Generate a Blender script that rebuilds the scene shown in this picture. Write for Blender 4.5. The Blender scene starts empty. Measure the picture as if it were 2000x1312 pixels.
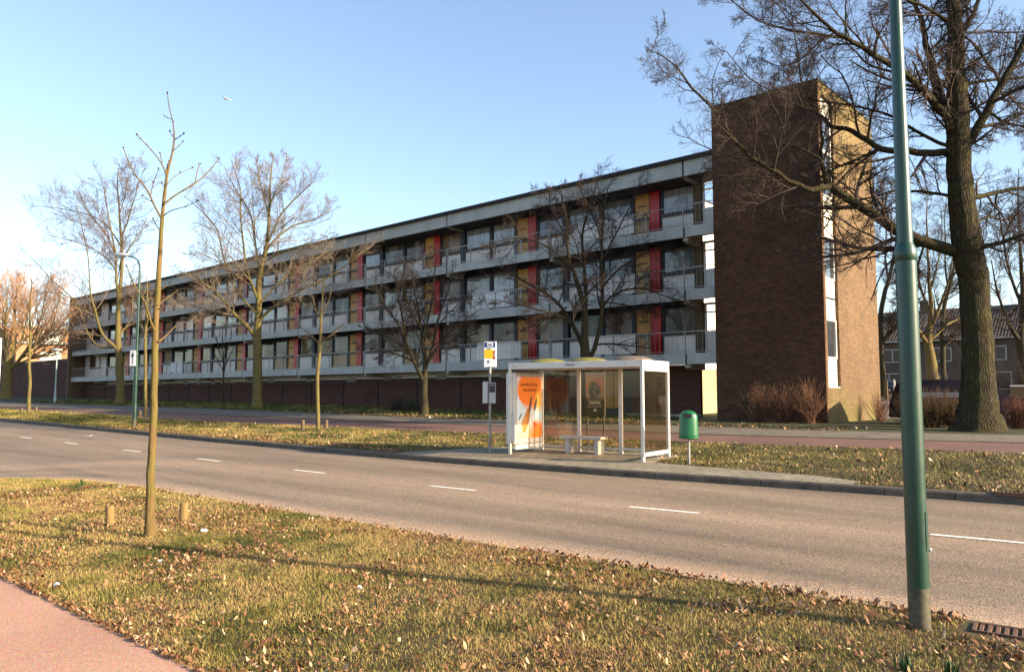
import bpy, math, random
import numpy as np
from mathutils import Vector, Matrix
random.seed(7); RS=np.random.RandomState
sc=bpy.context.scene
# ---------------- camera, world, sun, exposure
F_PX=1492.0; PITCH=math.atan(112.5/F_PX); YAW=math.radians(132.0985626)
cam=bpy.data.cameras.new('camera'); camo=bpy.data.objects.new('camera',cam); sc.collection.objects.link(camo)
cam.sensor_width=36; cam.lens=36*F_PX/2000; cam.clip_start=.05; cam.clip_end=3000
camo.location=(0,0,1.65); camo.rotation_euler=(math.pi/2+PITCH,0,YAW-math.pi/2)
sc.camera=camo
SUN_AZ=math.radians(19.5); SUN_EL=math.radians(20.0)
w=bpy.data.worlds.new("World"); sc.world=w; w.use_nodes=True
nt=w.node_tree; bg=nt.nodes['Background']; sky=nt.nodes.new('ShaderNodeTexSky')
sky.sky_type='NISHITA'; sky.sun_disc=False; sky.sun_elevation=SUN_EL; sky.sun_rotation=math.pi/2-SUN_AZ
sky.air_density=1.0; sky.dust_density=1.3; sky.ozone_density=1.8; sky.altitude=0
hs=nt.nodes.new('ShaderNodeHueSaturation'); hs.inputs['Saturation'].default_value=.95; hs.inputs['Hue'].default_value=.502; nt.links.new(sky.outputs[0],hs.inputs['Color']); nt.links.new(hs.outputs[0],bg.inputs[0]); bg.inputs[1].default_value=0.127
sl=bpy.data.lights.new('sun','SUN'); sl.energy=5.0; sl.angle=math.radians(.53); sl.color=(1,.80,.56)
so=bpy.data.objects.new('sun',sl); sc.collection.objects.link(so)
sv=Vector((math.cos(SUN_AZ)*math.cos(SUN_EL),math.sin(SUN_AZ)*math.cos(SUN_EL),math.sin(SUN_EL)))
so.rotation_euler=sv.to_track_quat('Z','Y').to_euler(); so.location=(30,10,40)
sc.view_settings.view_transform='Standard'; sc.view_settings.look='None'; sc.view_settings.exposure=1.42; sc.view_settings.gamma=1
sc.render.engine='CYCLES'
# ---------------- terrain height
def zg(x,y):
    x=np.clip(x,-110,30); y=np.asarray(y,float)
    yw=np.where(y<18,y,np.minimum(18+(y-18)*2.2,29.8)); yw=np.maximum(yw,-25)
    t=np.clip((y-36)/20,0,1); t=t*t*(3-2*t)
    return -.008*x+.0235*yw-.37+t*1.0
def ZG(x,y,d=0): return float(zg(x,y))+d
def zt(x,y): return ZG(x,y,.12)
RX,RY=math.sin(YAW),-math.cos(YAW); FX,FY=math.cos(YAW),math.sin(YAW)
# ---------------- helpers
C=sc.collection
def link(o,parent=None):
    C.objects.link(o)
    if parent is not None: o.parent=parent
    return o
def tag(o,label=None,cat=None,group=None,kind=None):
    if label: o['label']=label
    if cat: o['category']=cat
    if group: o['group']=group
    if kind: o['kind']=kind
    return o
def empty(name,loc=(0,0,0),rz=0):
    o=bpy.data.objects.new(name,None); o.location=loc; o.rotation_euler=(0,0,rz); o.empty_display_size=.2; return link(o)
def children(o): return [c for c in bpy.data.objects if c.parent==o]
def copy_tree(o,parent=None,kids=None):
    c=o.copy(); C.objects.link(c); c.parent=parent
    for ch in children(o): copy_tree(ch,c)
    return c
class MB:
    def __init__(s): s.v=[]; s.f=[]; s.sm=[]
    def add(s,vs,fs,smooth=False):
        n=len(s.v); s.v+=[tuple(map(float,p)) for p in vs]; s.f+=[tuple(i+n for i in f) for f in fs]; s.sm+=[smooth]*len(fs); return s
    def box(s,x0,x1,y0,y1,z0,z1):
        return s.add([(x0,y0,z0),(x1,y0,z0),(x1,y1,z0),(x0,y1,z0),(x0,y0,z1),(x1,y0,z1),(x1,y1,z1),(x0,y1,z1)],
          [(0,3,2,1),(4,5,6,7),(0,1,5,4),(1,2,6,5),(2,3,7,6),(3,0,4,7)])
    def cbox(s,x0,x1,y0,y1,z0,z1,b=.01):
        # chamfered vertical edges and top
        def ring(i,z): return [(x0+b+i,y0+i,z),(x1-b-i,y0+i,z),(x1-i,y0+b+i,z),(x1-i,y1-b-i,z),(x1-b-i,y1-i,z),(x0+b+i,y1-i,z),(x0+i,y1-b-i,z),(x0+i,y0+b+i,z)]
        v=ring(0,z0)+ring(0,z1-b)+ring(b*.7,z1); f=[tuple(range(7,-1,-1)),tuple(range(16,24))]
        for r in (0,8):
            for k in range(8): f.append((r+k,r+(k+1)%8,r+8+(k+1)%8,r+8+k))
        return s.add(v,f)
    def quad(s,a,b,c,d): return s.add([a,b,c,d],[(0,1,2,3)])
    def tube(s,pts,rad,k=10,cap=True,smooth=True):
        pts=[Vector(p) for p in pts]
        if not hasattr(rad,'__len__'): rad=[rad]*len(pts)
        v=[];f=[];n=len(pts); up=None
        for i,p in enumerate(pts):
            t=(pts[min(i+1,n-1)]-pts[max(i-1,0)]).normalized()
            if up is None: up=t.orthogonal().normalized()
            a=(up-t*up.dot(t)).normalized(); up=a; b=t.cross(a)
            for j in range(k):
                th=2*math.pi*j/k; v.append(p+(a*math.cos(th)+b*math.sin(th))*rad[i])
        for i in range(n-1):
            for j in range(k): f.append((i*k+j,i*k+(j+1)%k,(i+1)*k+(j+1)%k,(i+1)*k+j))
        s.add(v,f,smooth)
        if cap: s.add(v[:k],[tuple(range(k-1,-1,-1))]); s.add(v[-k:],[tuple(range(k))])
        return s
    def lathe(s,prof,k=20,c=(0,0),smooth=True):
        v=[];f=[]
        for r,z in prof:
            for j in range(k): th=2*math.pi*j/k; v.append((c[0]+r*math.cos(th),c[1]+r*math.sin(th),z))
        for i in range(len(prof)-1):
            for j in range(k): f.append((i*k+j,i*k+(j+1)%k,(i+1)*k+(j+1)%k,(i+1)*k+j))
        return s.add(v,f,smooth)
    def prism(s,poly,a,b,axis='y'):
        # poly in 2D extruded along axis from a to b
        n=len(poly)
        def P(u,w,t): return {'y':(u,t,w),'x':(t,u,w),'z':(u,w,t)}[axis]
        v=[P(u,w_,a) for u,w_ in poly]+[P(u,w_,b) for u,w_ in poly]
        f=[tuple(range(n)),tuple(range(2*n-1,n-1,-1))]+[(i,i+n,(i+1)%n+n,(i+1)%n) for i in range(n)]
        return s.add(v,f)
    def xf(s,M):
        s.v=[tuple(M@Vector(p)) for p in s.v]; return s
    def build(s,name,mat,parent=None,loc=None):
        me=bpy.data.meshes.new(name); me.from_pydata(s.v,[],s.f)
        me.materials.append(mat); me.polygons.foreach_set('use_smooth',s.sm); boxuv(me); me.update()
        o=bpy.data.objects.new(name,me)
        if loc is not None: o.location=loc
        return link(o,parent)
def boxuv(me):
    uv=me.uv_layers.new(name='UVMap'); n=len(me.loops)
    if not n: return
    co=np.empty(len(me.vertices)*3); me.vertices.foreach_get('co',co); co=co.reshape(-1,3)
    vi=np.empty(n,int); me.loops.foreach_get('vertex_index',vi)
    nr=np.empty(len(me.polygons)*3); me.polygons.foreach_get('normal',nr); nr=nr.reshape(-1,3)
    lt=np.empty(len(me.polygons),int); me.polygons.foreach_get('loop_total',lt)
    N=np.repeat(nr,lt,0); P=co[vi]; a=np.abs(N); out=np.empty((n,2))
    mx=a.argmax(1)
    out[:]=P[:,:2]
    m=mx==0; out[m]=P[m][:,[1,2]]
    m=mx==1; out[m]=P[m][:,[0,2]]
    uv.data.foreach_set('uv',out.ravel())
def mesh_np(name,V,F,mat,parent=None,smooth=False,attr=None):
    me=bpy.data.meshes.new(name); V=np.asarray(V,np.float32); F=np.asarray(F,np.int32); k=F.shape[1]
    me.vertices.add(len(V)); me.vertices.foreach_set('co',V.ravel())
    me.loops.add(F.size); me.loops.foreach_set('vertex_index',F.ravel())
    me.polygons.add(len(F)); me.polygons.foreach_set('loop_start',np.arange(0,F.size,k,dtype=np.int32)); me.polygons.foreach_set('loop_total',np.full(len(F),k,np.int32))
    if smooth: me.polygons.foreach_set('use_smooth',np.ones(len(F),bool))
    me.update(calc_edges=True)
    if attr is not None:
        a=me.attributes.new('tone','FLOAT','FACE'); a.data.foreach_set('value',np.asarray(attr,np.float32))
    me.materials.append(mat); o=bpy.data.objects.new(name,me); return link(o,parent)
# ---------------- materials
def _n(nt,t,**k):
    n=nt.nodes.new(t)
    for a,b in k.items(): setattr(n,a,b)
    return n
def ramp(nt,fac,stops):
    r=_n(nt,'ShaderNodeValToRGB'); nt.links.new(fac,r.inputs[0]); e=r.color_ramp.elements
    while len(e)<len(stops): e.new(.5)
    for el,(p,c) in zip(e,stops): el.position=p; el.color=(*c,1)
    return r.outputs[0]
def mixc(nt,f,a,b,mode='MIX'):
    m=_n(nt,'ShaderNodeMix',data_type='RGBA',blend_type=mode)
    for s,x in ((m.inputs[0],f),(m.inputs[6],a),(m.inputs[7],b)):
        if isinstance(x,(int,float)): s.default_value=x
        elif isinstance(x,tuple): s.default_value=(*x,1)
        else: nt.links.new(x,s)
    return m.outputs[2]
def noise(nt,vec,scale,detail=4,rough=.6,out=0):
    n=_n(nt,'ShaderNodeTexNoise'); n.inputs['Scale'].default_value=scale; n.inputs['Detail'].default_value=detail; n.inputs['Roughness'].default_value=rough
    if vec is not None: nt.links.new(vec,n.inputs['Vector'])
    return n.outputs[out]
def base(name,rough=.7,metal=0,spec=.4):
    m=bpy.data.materials.new(name); m.use_nodes=True; nt=m.node_tree; p=nt.nodes['Principled BSDF']
    p.inputs['Roughness'].default_value=rough; p.inputs['Metallic'].default_value=metal; p.inputs['Specular IOR Level'].default_value=spec
    return m,nt,p
def bump(nt,p,h,strength=.3,dist=.01):
    b=_n(nt,'ShaderNodeBump'); b.inputs['Strength'].default_value=strength; b.inputs['Distance'].default_value=dist
    nt.links.new(h,b.inputs['Height']); nt.links.new(b.outputs[0],p.inputs['Normal'])
def obvec(nt,sx=1,sy=1,sz=1,world=True):
    if world: g=_n(nt,'ShaderNodeNewGeometry').outputs['Position']
    else: g=_n(nt,'ShaderNodeTexCoord').outputs['Object']
    m=_n(nt,'ShaderNodeMapping'); m.inputs['Scale'].default_value=(sx,sy,sz); nt.links.new(g,m.inputs[0]); return m.outputs[0]
def M(name,col,rough=.6,metal=0,var=.18,scale=3,bmp=0,col2=None,spec=.4,stretch=(1,1,1),world=True):
    m,nt,p=base(name,rough,metal,spec); v=obvec(nt,*stretch,world=world)
    n=noise(nt,v,scale,5,.65); c2=col2 or tuple(x*(1-var*1.6) for x in col); c1=tuple(min(1,x*(1+var)) for x in col)
    c=ramp(nt,n,[(.3,c2),(.7,c1)]); nt.links.new(c,p.inputs['Base Color'])
    r=_n(nt,'ShaderNodeMapRange'); nt.links.new(n,r.inputs[0]); r.inputs[3].default_value=max(0,rough-.12); r.inputs[4].default_value=min(1,rough+.15); nt.links.new(r.outputs[0],p.inputs['Roughness'])
    if bmp: bump(nt,p,noise(nt,v,scale*6,4),bmp,.01)
    return m
def brick(name,c1,c2,mort,scale=1,algae=None,var=.5):
    m,nt,p=base(name,.9,0,.2); uv=_n(nt,'ShaderNodeUVMap').outputs[0]
    b=_n(nt,'ShaderNodeTexBrick'); nt.links.new(uv,b.inputs[0]); b.offset=.5
    b.inputs['Scale'].default_value=1/scale; b.inputs['Brick Width'].default_value=.22; b.inputs['Row Height'].default_value=.065; b.inputs['Mortar Size'].default_value=.006; b.inputs['Mortar Smooth'].default_value=.3; b.inputs['Bias'].default_value=0
    b.inputs['Color1'].default_value=(*c1,1); b.inputs['Color2'].default_value=(*c2,1); b.inputs['Mortar'].default_value=(*mort,1)
    g=obvec(nt); n=noise(nt,g,.7,5,.7); n2=noise(nt,g,9,3)
    c=mixc(nt,.55,b.outputs[0],ramp(nt,n,[(.3,(.45,.45,.45)),(.7,(1,1,1))]),'MULTIPLY')
    c=mixc(nt,.4,c,ramp(nt,n2,[(.3,(.6,.6,.6)),(.7,(1,1,1))]),'MULTIPLY')
    if algae:
        sp=_n(nt,'ShaderNodeSeparateXYZ'); nt.links.new(_n(nt,'ShaderNodeNewGeometry').outputs['Position'],sp.inputs[0])
        for lo,hi,col in algae:
            mr=_n(nt,'ShaderNodeMapRange'); nt.links.new(sp.outputs[2],mr.inputs[0]); mr.inputs[1].default_value=lo; mr.inputs[2].default_value=hi
            ns=noise(nt,obvec(nt,1.2,1.2,.25),1.6,4,.6)
            mu=_n(nt,'ShaderNodeMath',operation='MULTIPLY'); nt.links.new(mr.outputs[0],mu.inputs[0])
            mm=_n(nt,'ShaderNodeMapRange'); nt.links.new(ns,mm.inputs[0]); mm.inputs[1].default_value=.32; mm.inputs[2].default_value=.72
            nt.links.new(mm.outputs[0],mu.inputs[1]); c=mixc(nt,mu.outputs[0],c,col)
    nt.links.new(c,p.inputs['Base Color'])
    bump(nt,p,b.outputs['Fac'],-.35,.01)
    return m
def grit(name,stops,fine=60,coarse=.5,bmp=.35,rough=.9,streak=None):
    m,nt,p=base(name,rough,0,.25); g=obvec(nt)
    a=noise(nt,g,coarse,6,.65); c=ramp(nt,a,stops)
    f=noise(nt,g,fine,3,.7); c=mixc(nt,.5,c,ramp(nt,f,[(.3,(.35,.35,.35)),(.62,(1.25,1.25,1.25))]),'MULTIPLY')
    v=_n(nt,'ShaderNodeTexVoronoi'); v.inputs['Scale'].default_value=fine*1.3; nt.links.new(g,v.inputs['Vector'])
    c=mixc(nt,.35,c,v.outputs['Color'],'SOFT_LIGHT') if streak is None else c
    nt.links.new(c,p.inputs['Base Color']); bump(nt,p,f,bmp,.01); return m
def emis_free(name,*a): return M(name,*a)
mt={}
mt['asphalt']=None
def make_road():
    m,nt,p=base('asphalt',.85,0,.3); g=obvec(nt); 
    sp=_n(nt,'ShaderNodeTexCoord')
    big=noise(nt,obvec(nt,.12,1.1,1),1.2,4,.6); c=ramp(nt,big,[(.3,(.12,.097,.072)),(.7,(.225,.178,.128))])
    uv=_n(nt,'ShaderNodeUVMap').outputs[0]; s=_n(nt,'ShaderNodeSeparateXYZ'); nt.links.new(uv,s.inputs[0])
    # dusty margins: y runs across the carriageway (0 near, 1 far)
    r=_n(nt,'ShaderNodeValToRGB'); nt.links.new(s.outputs[1],r.inputs[0]); e=r.color_ramp.elements
    e[0].position=0; e[0].color=(1,1,1,1); e[1].position=.12; e[1].color=(0,0,0,1)
    for pos,v in ((.22,.25),(.3,.05),(.42,.25),(.5,.4),(.6,.2),(.7,.02),(.85,.2),(.95,.1),(1,0)):
        k=e.new(pos); k.color=(v,v,v,1)
    c=mixc(nt,r.outputs[0],c,(.42,.30,.205)); 
    f=noise(nt,g,55,4,.75); c=mixc(nt,.9,c,ramp(nt,f,[(.36,(.25,.25,.25)),(.5,(.85,.85,.85)),(.62,(2.0,1.85,1.7))]),'MULTIPLY')
    cr=noise(nt,g,.8,8,.7); k=ramp(nt,cr,[(.494,(1,1,1)),(.5,(.35,.35,.35)),(.506,(1,1,1))]); c=mixc(nt,.6,c,k,'MULTIPLY')
    nt.links.new(c,p.inputs['Base Color']); bump(nt,p,f,.6,.012); return m
mt['asphalt']=make_road()
mt['cyc_near']=grit('red_asphalt_near',[(.3,(.38,.21,.14)),(.7,(.48,.28,.19))],70,.6,.4)
mt['cyc_far']=grit('red_asphalt_far',[(.3,(.13,.075,.06)),(.7,(.19,.105,.08))],40,.5,.4)
mt['soil']=grit('soil',[(.25,(.04,.028,.014)),(.5,(.085,.06,.026)),(.75,(.065,.06,.02))],35,.7,.9)
mt['farsoil']=grit('field',[(.25,(.05,.045,.02)),(.5,(.07,.075,.022)),(.75,(.09,.07,.035))],20,.4,.9)
def slab_mat(name,c1,c2,w=.3,h=.3,rot=0,mort=(.05,.045,.035)):
    m,nt,p=base(name,.9,0,.25); g=_n(nt,'ShaderNodeNewGeometry').outputs['Position']
    mp=_n(nt,'ShaderNodeMapping'); mp.inputs['Rotation'].default_value=(0,0,rot); nt.links.new(g,mp.inputs[0])
    b=_n(nt,'ShaderNodeTexBrick'); nt.links.new(mp.outputs[0],b.inputs[0]); b.inputs['Scale'].default_value=1; b.inputs['Brick Width'].default_value=w; b.inputs['Row Height'].default_value=h
    b.inputs['Mortar Size'].default_value=.008; b.inputs['Color1'].default_value=(*c1,1); b.inputs['Color2'].default_value=(*c2,1); b.inputs['Mortar'].default_value=(*mort,1)
    c=mixc(nt,.6,b.outputs[0],ramp(nt,noise(nt,g,1.5,5,.7),[(.3,(.5,.5,.5)),(.7,(1.1,1.1,1.1))]),'MULTIPLY')
    c=mixc(nt,.5,c,ramp(nt,noise(nt,g,40,3,.7),[(.3,(.5,.5,.5)),(.65,(1.2,1.2,1.2))]),'MULTIPLY')
    nt.links.new(c,p.inputs['Base Color']); bump(nt,p,b.outputs['Fac'],-.4,.01); return m
mt['paving']=slab_mat('concrete_slabs',(.24,.21,.15),(.29,.25,.18),.3,.3,-.13)
mt['footpath']=slab_mat('footpath_slabs',(.17,.145,.11),(.2,.17,.13),.3,.3,-.1)
mt['kerb']=M('kerb_concrete',(.10,.08,.06),.85,var=.3,scale=4,bmp=.4)
mt['line']=M('road_paint',(.72,.70,.62),.7,var=.18,scale=14,bmp=.3)
def ground_tone(name,stops,rough=.7,trans=.15,spec=.3):
    m,nt,p=base(name,rough,0,spec); a=_n(nt,'ShaderNodeAttribute',attribute_name='tone')
    c=ramp(nt,a.outputs['Fac'],stops); nt.links.new(c,p.inputs['Base Color'])
    return m
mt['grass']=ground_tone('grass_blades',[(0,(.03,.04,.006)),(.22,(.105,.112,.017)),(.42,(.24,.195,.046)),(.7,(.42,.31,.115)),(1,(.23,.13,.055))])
mt['leaf']=ground_tone('dead_leaves',[(0,(.05,.02,.01)),(.4,(.15,.065,.028)),(.75,(.29,.15,.07)),(1,(.55,.38,.23))],.65)
def bark(name,c1,c2,c3,sc_=14,st=.9,moss=None,ridges=0):
    m,nt,p=base(name,.92,0,.2); v=obvec(nt,1,1,.22)
    n=noise(nt,v,sc_,5,.7); n2=noise(nt,obvec(nt),1.3,3,.6)
    c=mixc(nt,n2,ramp(nt,n,[(.35,c1),(.65,c2)]),c3)
    if moss:
        gm=_n(nt,'ShaderNodeNewGeometry'); s=_n(nt,'ShaderNodeSeparateXYZ'); nt.links.new(gm.outputs['Normal'],s.inputs[0])
        mr=_n(nt,'ShaderNodeMapRange'); nt.links.new(noise(nt,obvec(nt),2.2,4,.6),mr.inputs[0]); mr.inputs[1].default_value=.42; mr.inputs[2].default_value=.6
        c=mixc(nt,mr.outputs[0],c,mixc(nt,.6,c,moss))
    if ridges:
        vo=_n(nt,'ShaderNodeTexVoronoi',feature='DISTANCE_TO_EDGE'); vo.inputs['Scale'].default_value=ridges; dn=noise(nt,obvec(nt,1,1,.5),6,4,.7,1); dv=_n(nt,'ShaderNodeVectorMath',operation='MULTIPLY_ADD'); nt.links.new(dn,dv.inputs[0]); dv.inputs[1].default_value=(.12,.12,.1); nt.links.new(obvec(nt,1,1,.13),dv.inputs[2]); nt.links.new(dv.outputs[0],vo.inputs['Vector'])
        rd=ramp(nt,vo.outputs['Distance'],[(.0,(.0,.0,.0)),(.3,(1,1,1))]); c=mixc(nt,.55,c,mixc(nt,rd,(.12,.1,.08),(1,1,1)),'MULTIPLY')
        nt.links.new(c,p.inputs['Base Color']); bump(nt,p,rd,1,.05); return m
    nt.links.new(c,p.inputs['Base Color']); bump(nt,p,n,st,.02); return m
mt['bark_oak']=bark('oak_bark',(.03,.022,.014),(.105,.078,.045),(.055,.045,.024),8,1,(.08,.075,.02),ridges=17)
mt['twig_oak']=M('oak_twigs',(.055,.036,.027),.85,var=.3,scale=2)
mt['bark_light']=bark('light_bark',(.06,.04,.02),(.19,.14,.065),(.13,.10,.04),13,.8,(.15,.13,.03))
mt['bark_young']=bark('young_bark',(.045,.025,.012),(.21,.13,.055),(.14,.095,.035),16,1,(.11,.105,.022))
mt['twig_light']=M('light_twigs',(.21,.165,.12),.85,var=.3,scale=2)
mt['twig_red']=M('orange_twigs',(.44,.26,.14),.85,var=.25,scale=1)
mt['bark_dark']=bark('dark_bark',(.022,.017,.012),(.06,.045,.03),(.04,.033,.02),14,.6,(.045,.042,.015))
mt['twig_dark']=M('dark_twigs',(.045,.03,.023),.85,var=.3,scale=2)
mt['stem_red']=M('shrub_stems',(.15,.07,.035),.85,var=.4,scale=2)
mt['twig_grey']=M('hazy_twigs',(.16,.115,.085),.9,var=.3,scale=1)
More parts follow.
